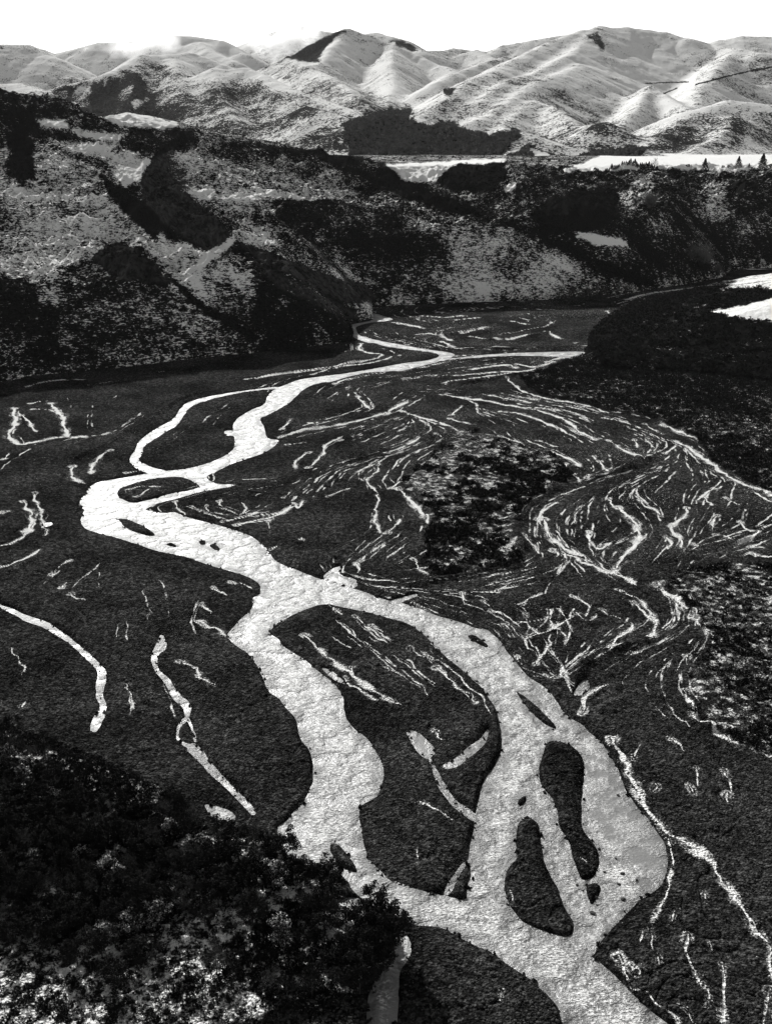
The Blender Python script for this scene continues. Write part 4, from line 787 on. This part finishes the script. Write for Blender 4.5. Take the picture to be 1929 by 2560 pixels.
# ---- single trees on the far terrace
def on_hill(px, py, D):
    D = back(px, D); x, y, _ = at_depth(px, py, D); return float(x), float(y), float(hill_z(x, y))
rng = np.random.default_rng(77)
for n_, px in enumerate(np.linspace(1198, 1420, 58)):
    x, y, z = on_hill(px + rng.normal() * .8, 368, 1632 - .12 * (px - 1198)); s = rng.uniform(.34, .56) * (1.15 if px > 1360 else 1)
    place(PROTO['con'][n_ % 3], "young_conifer", "small dark conifer in the planted row along the snowy field", "conifer", x, y, z - .3, s, rng.random() * 6, "row of young conifers on the terrace edge")
for px, D, s, lab in ((1521, 1585, 1.22, "tall dark pointed conifer standing alone against the white field, left of two others"),
                      (1593, 1560, .95, "shorter round topped conifer between the two tall conifers"), (1645, 1555, 1.5, "broadest and tallest dark conifer at the right end of the terrace"),
                      (1541, 1580, .35, "tiny conifer beside the tall pointed one"), (1616, 1562, .4, "small dark bushy conifer between two large ones")):
    x, y, z = on_hill(px, 368, D); place(PROTO['con'][int(px) % 3], "conifer", lab, "conifer", x, y, z - .5, s, 1.0, None)
for px, s, lab in ((1413, 1.7, "thin leafless tree rising above the conifer row"),):
    x, y, z = on_hill(px, 368, 1606); place(PROTO['bare'][0], "bare_tree", lab, "tree", x, y, z - .5, s, 0, None, sz=s * 1.4)
for px, D, s, g in ((1440, 1600, .8, 0), (1455, 1598, 1.1, 1), (1470, 1596, 1.0, 0), (1486, 1594, 1.25, 1), (1500, 1592, 1.0, 0), (1560, 1578, .9, 0), (1572, 1575, .8, 1), (1625, 1560, 1, 0), (1663, 1552, 1.2, 1)):
    x, y, z = on_hill(px, 368, D); place(PROTO['tree'][(int(px)) % 4], "leafy_tree", "low dark tree in the broken hedge right of the conifer row", "tree", x, y, z - 1, s, px, "hedge trees on the terrace edge", sz=s * .8)
# the wide leafless willow by the far river bend
def willow(H, seed):
    rng = np.random.default_rng(seed); P = []; tips = []
    for b in range(26):
        a = rng.uniform(0, 6.283); t = rng.uniform(.1, 1.15); d = np.array([math.cos(a) * math.sin(t), math.sin(a) * math.sin(t), math.cos(t)]); l = H * rng.uniform(.55, .8); s = rng.normal(size=3) * [1.2, 1.2, 0]
        m_ = s + d * l * .45; e = m_ + (d + np.array([0, 0, .35])) * l * .5; P += [tube(s, m_, .5, .28), tube(m_, e, .28, .1)]; tips.append((m_, e, l))
        for _ in range(6):
            g = m_ + (e - m_) * rng.random() + rng.normal(size=3) * l * .14 + d * l * .2; P.append(tube(m_ + (e - m_) * rng.random() * .6, g, .12, .05, 4)); tips.append((m_, g, l))
    c = np.array([e for _, e, l in tips]); V, F = leaf_cloud(c, np.full(len(c), H * .13), 5200, H * .035, rng, .9, .5, .05)
    b = V.reshape(-1, 3, 3); b[:, 2] = b[:, 1] + (b[:, 2] - b[:, 1]) * .25; return raw_mesh("willow_stem", *join(P), M_BARK, True), raw_mesh("willow_twigs", b.reshape(-1, 3), F, M_TWIG)
for px, py, D, H, lab in ((1508, 605, 1290, 26, "wide pale leafless willow with fanned branches at the far river bend"), (1545, 604, 1300, 13, "small pale willow bush right of the wide willow"),
                          (1392, 560, 1300, 19, "hazy leafless willow among dark scrub left of the wide willow")):
    x, y, z = on_hill(px, py, D); x2, y2, z2 = at_depth(px, py, D); place(willow(H, int(px)), "willow", lab, "willow", x, y, max(z, 0) - .3, 1, 0, None, ('trunk', 'twigs'))

# ------------------------------------------------------------------ stones, boulders, driftwood
def rock_mesh(name, seed, sub=2):
    import bmesh
    rng = np.random.default_rng(seed); bm = bmesh.new(); bmesh.ops.create_icosphere(bm, subdivisions=sub, radius=1)
    V = np.array([v.co[:] for v in bm.verts]); F = np.array([[v.index for v in f.verts] for f in bm.faces]); bm.free()
    for _ in range(7):
        d = rng.normal(size=3); d /= np.linalg.norm(d); t = V @ d; c = rng.uniform(.55, .85); V = V - np.outer(np.maximum(t - c, 0), d)
    return V * [1, .8, .62] + rng.normal(size=V.shape) * .02, F
def stones():
    rng = np.random.default_rng(90); V, F, o = [], [], 0; protos = [rock_mesh("", i, 1) for i in range(6)]
    n = 46000; px = rng.uniform(-60, 1730, n); py = rng.uniform(1150, 2300, n); x, y = at_ground(px, py, .4)
    pr = ss(.40, .62, fbm(x / 12, y / 12, 3, 12)); w = sdf(x, y, np.array(G(W_MAIN)), 30)
    for p in ISLANDS: w = np.maximum(w, -sdf(x, y, np.array(G(p)), 30))
    wd = sdf(x, y, np.array(G(WOOD)), 20); ok = (rng.random(n) < pr * .75 + .12) & (w > .8) & (wd > 0); x, y = x[ok], y[ok]
    dg = bpy.context.evaluated_depsgraph_get(); dg.update(); g = bpy.data.objects["ground"]
    for a, b in zip(x, y):
        hit, loc, _, _ = g.ray_cast((a, b, 50), (0, 0, -1))
        if not hit or loc.z < -.2: continue
        v, f = protos[rng.integers(6)]; s = .12 + .42 * rng.random() ** 4 + b * .00022; q = rng.random() * 6.3; c_, s_ = math.cos(q), math.sin(q)
        v2 = np.stack([v[:, 0] * c_ - v[:, 1] * s_, v[:, 0] * s_ + v[:, 1] * c_, v[:, 2]], 1) * s + [a, b, loc.z + s * .15]; V.append(v2); F.append(f + o); o += len(v)
    ob = link(bpy.data.objects.new("river_stones", raw_mesh("river_stones", np.concatenate(V), np.concatenate(F), M_STONE))); ob["kind"] = "stuff"; ob["label"] = "dark stones strewn over the gravel bars"; ob["category"] = "stones"
stones()
BM = []
for i in range(4):
    v, f = rock_mesh("", 200 + i, 3); BM.append(raw_mesh("boulder", v, f, M_STONE, False))
for j, (t, bx, by, r0, lab) in enumerate((('B4', 1020, 387, .55, "dark boulder in the wide right channel, nearest its middle"), ('B4', 1080, 415, .4, "small boulder close to the right bank of the wide channel"),
   ('B4', 1003, 432, .42, "boulder in the shallows left of the small bank boulder"), ('B4', 1022, 497, .62, "flat dark boulder where the right channel narrows"), ('B4', 891, 559, .75, "largest dark boulder below the tail of the long island"),
   ('B4', 905, 490, .5, "dark boulder touching the gravel tail of the long island"), ('B4', 990, 322, .35, "small rock alone in the pale right channel"), ('B4', 942, 380, .38, "rock just right of the long island's rounded end"),
   ('B4', 822, 435, .4, "rock left of the long island's end in the middle channel"), ('B4', 1188, 441, .5, "boulder at the right shore where the bank turns in"), ('B2', 770, 577, .5, "boulder at the right bank beside the small side pond"),
   ('B2', 1000, 930, .5, "boulder near the right bank above the wide channel"), ('B2', 975, 766, .4, "rock at the right bank beside the long island's head"), ('B2', 305, 350, .35, "rock at the left side of the upper right channel"))):
    p = C(t, bx, by)[0]; x, y = at_ground(*p, z=-.2); o = link(bpy.data.objects.new("boulder", BM[j % 4])); o.location = (float(x), float(y), -.15); o.scale = (r0 * 1.15, r0, r0 * .75); o.rotation_euler = (0, 0, j * 1.3)
    o["label"] = lab; o["category"] = "boulder"; o["group"] = "boulders in the right channel"
for t, a, b, c_, d_, lab in (('B2', 50, 385, 135, 389, "dark driftwood log lying on the large gravel island"), ('A5', 1085, 568, 1160, 577, "dark driftwood log on the gravel right of the river loop")):
    p, q = C(t, a, b, c_, d_); x0, y0 = at_ground(*p, z=.5); x1, y1 = at_ground(*q, z=.5); k = float(y0) / 600; zz = .75
    v, f = join([tube((x0, y0, zz), ((x0 + x1) / 2, (y0 + y1) / 2 + .2, zz + .12), .35 * k + .1, .30 * k + .08, 8), tube(((x0 + x1) / 2, (y0 + y1) / 2 + .2, zz + .12), (x1, y1, zz), .30 * k + .08, .14 * k + .04, 8),
                 tube((x0, y0, zz), (x0 - .6, y0 + .5, zz + .9), .16, .05, 6), tube(((x0 + x1) / 2, (y0 + y1) / 2, zz), ((x0 + x1) / 2 + .7, (y0 + y1) / 2 - .5, zz + .9), .10, .04, 6)])
    o = link(bpy.data.objects.new("driftwood_log", raw_mesh("driftwood_log", v, f, M_BARK, True))); o["label"] = lab; o["category"] = "driftwood"

# ------------------------------------------------------------------ air and the cloud on the far peaks
def volume_box(name, lo, hi, dens, aniso, noise=None, label=None):
    V = [(a, b, c) for c in (lo[2], hi[2]) for b in (lo[1], hi[1]) for a in (lo[0], hi[0])]; F = [(0, 2, 3, 1), (4, 5, 7, 6), (0, 1, 5, 4), (2, 6, 7, 3), (0, 4, 6, 2), (1, 3, 7, 5)]
    m = bpy.data.materials.new(name); m.use_nodes = True; t = m.node_tree; t.nodes.remove(t.nodes["Principled BSDF"]); v = t.nodes.new("ShaderNodeVolumePrincipled")
    v.inputs["Color"].default_value = (.9, .9, .9, 1); v.inputs["Density"].default_value = dens; v.inputs["Anisotropy"].default_value = aniso
    t.links.new(v.outputs[0], t.nodes["Material Output"].inputs["Volume"])
    me = raw_mesh(name, V, F, m); o = link(bpy.data.objects.new(name, me)); o["kind"] = "stuff"; o["label"] = label or name; o["category"] = name; return o, t, v
volume_box("haze", (-17000, -3100, -12), (17000, 16500, 1150), 0.4e-5, .2, None, "thin pale haze in the air of the valley")

def mist(name, px, py, D, rx, ry, rz, dens, label):
    x, y, z = [float(v) for v in at_depth(px, py, D)]
    o, t, v = volume_box(name, (-rx, -ry, -rz), (rx, ry, rz), dens, .72, None, label); o.location = (x, y, z)
    tc = t.nodes.new("ShaderNodeTexCoord"); mp = t.nodes.new("ShaderNodeMapping"); mp.inputs["Scale"].default_value = (1 / rx, 1 / ry, 1 / rz); t.links.new(tc.outputs["Object"], mp.inputs["Vector"])
    ln = t.nodes.new("ShaderNodeVectorMath"); ln.operation = 'LENGTH'; t.links.new(mp.outputs[0], ln.inputs[0])
    ns = t.nodes.new("ShaderNodeTexNoise"); ns.inputs["Scale"].default_value = .0065; ns.inputs["Detail"].default_value = 5; t.links.new(tc.outputs["Object"], ns.inputs["Vector"])
    a = t.nodes.new("ShaderNodeMath"); a.operation = 'MULTIPLY_ADD'; t.links.new(ns.outputs["Fac"], a.inputs[0]); a.inputs[1].default_value = 2.4; a.inputs[2].default_value = -.75
    b = t.nodes.new("ShaderNodeMath"); b.operation = 'SUBTRACT'; b.use_clamp = True; t.links.new(a.outputs[0], b.inputs[0]); t.links.new(ln.outputs["Value"], b.inputs[1])
    c = t.nodes.new("ShaderNodeMath"); c.operation = 'MULTIPLY'; t.links.new(b.outputs[0], c.inputs[0]); c.inputs[1].default_value = dens; t.links.new(c.outputs[0], v.inputs["Density"])
mist("mist", 610, 88, 8900, 700, 350, 210, .014, "white mist blowing over the tallest far peak left of centre")
mist("mist", 300, 100, 8000, 560, 300, 130, .009, "thin mist along the far ridge on the left")
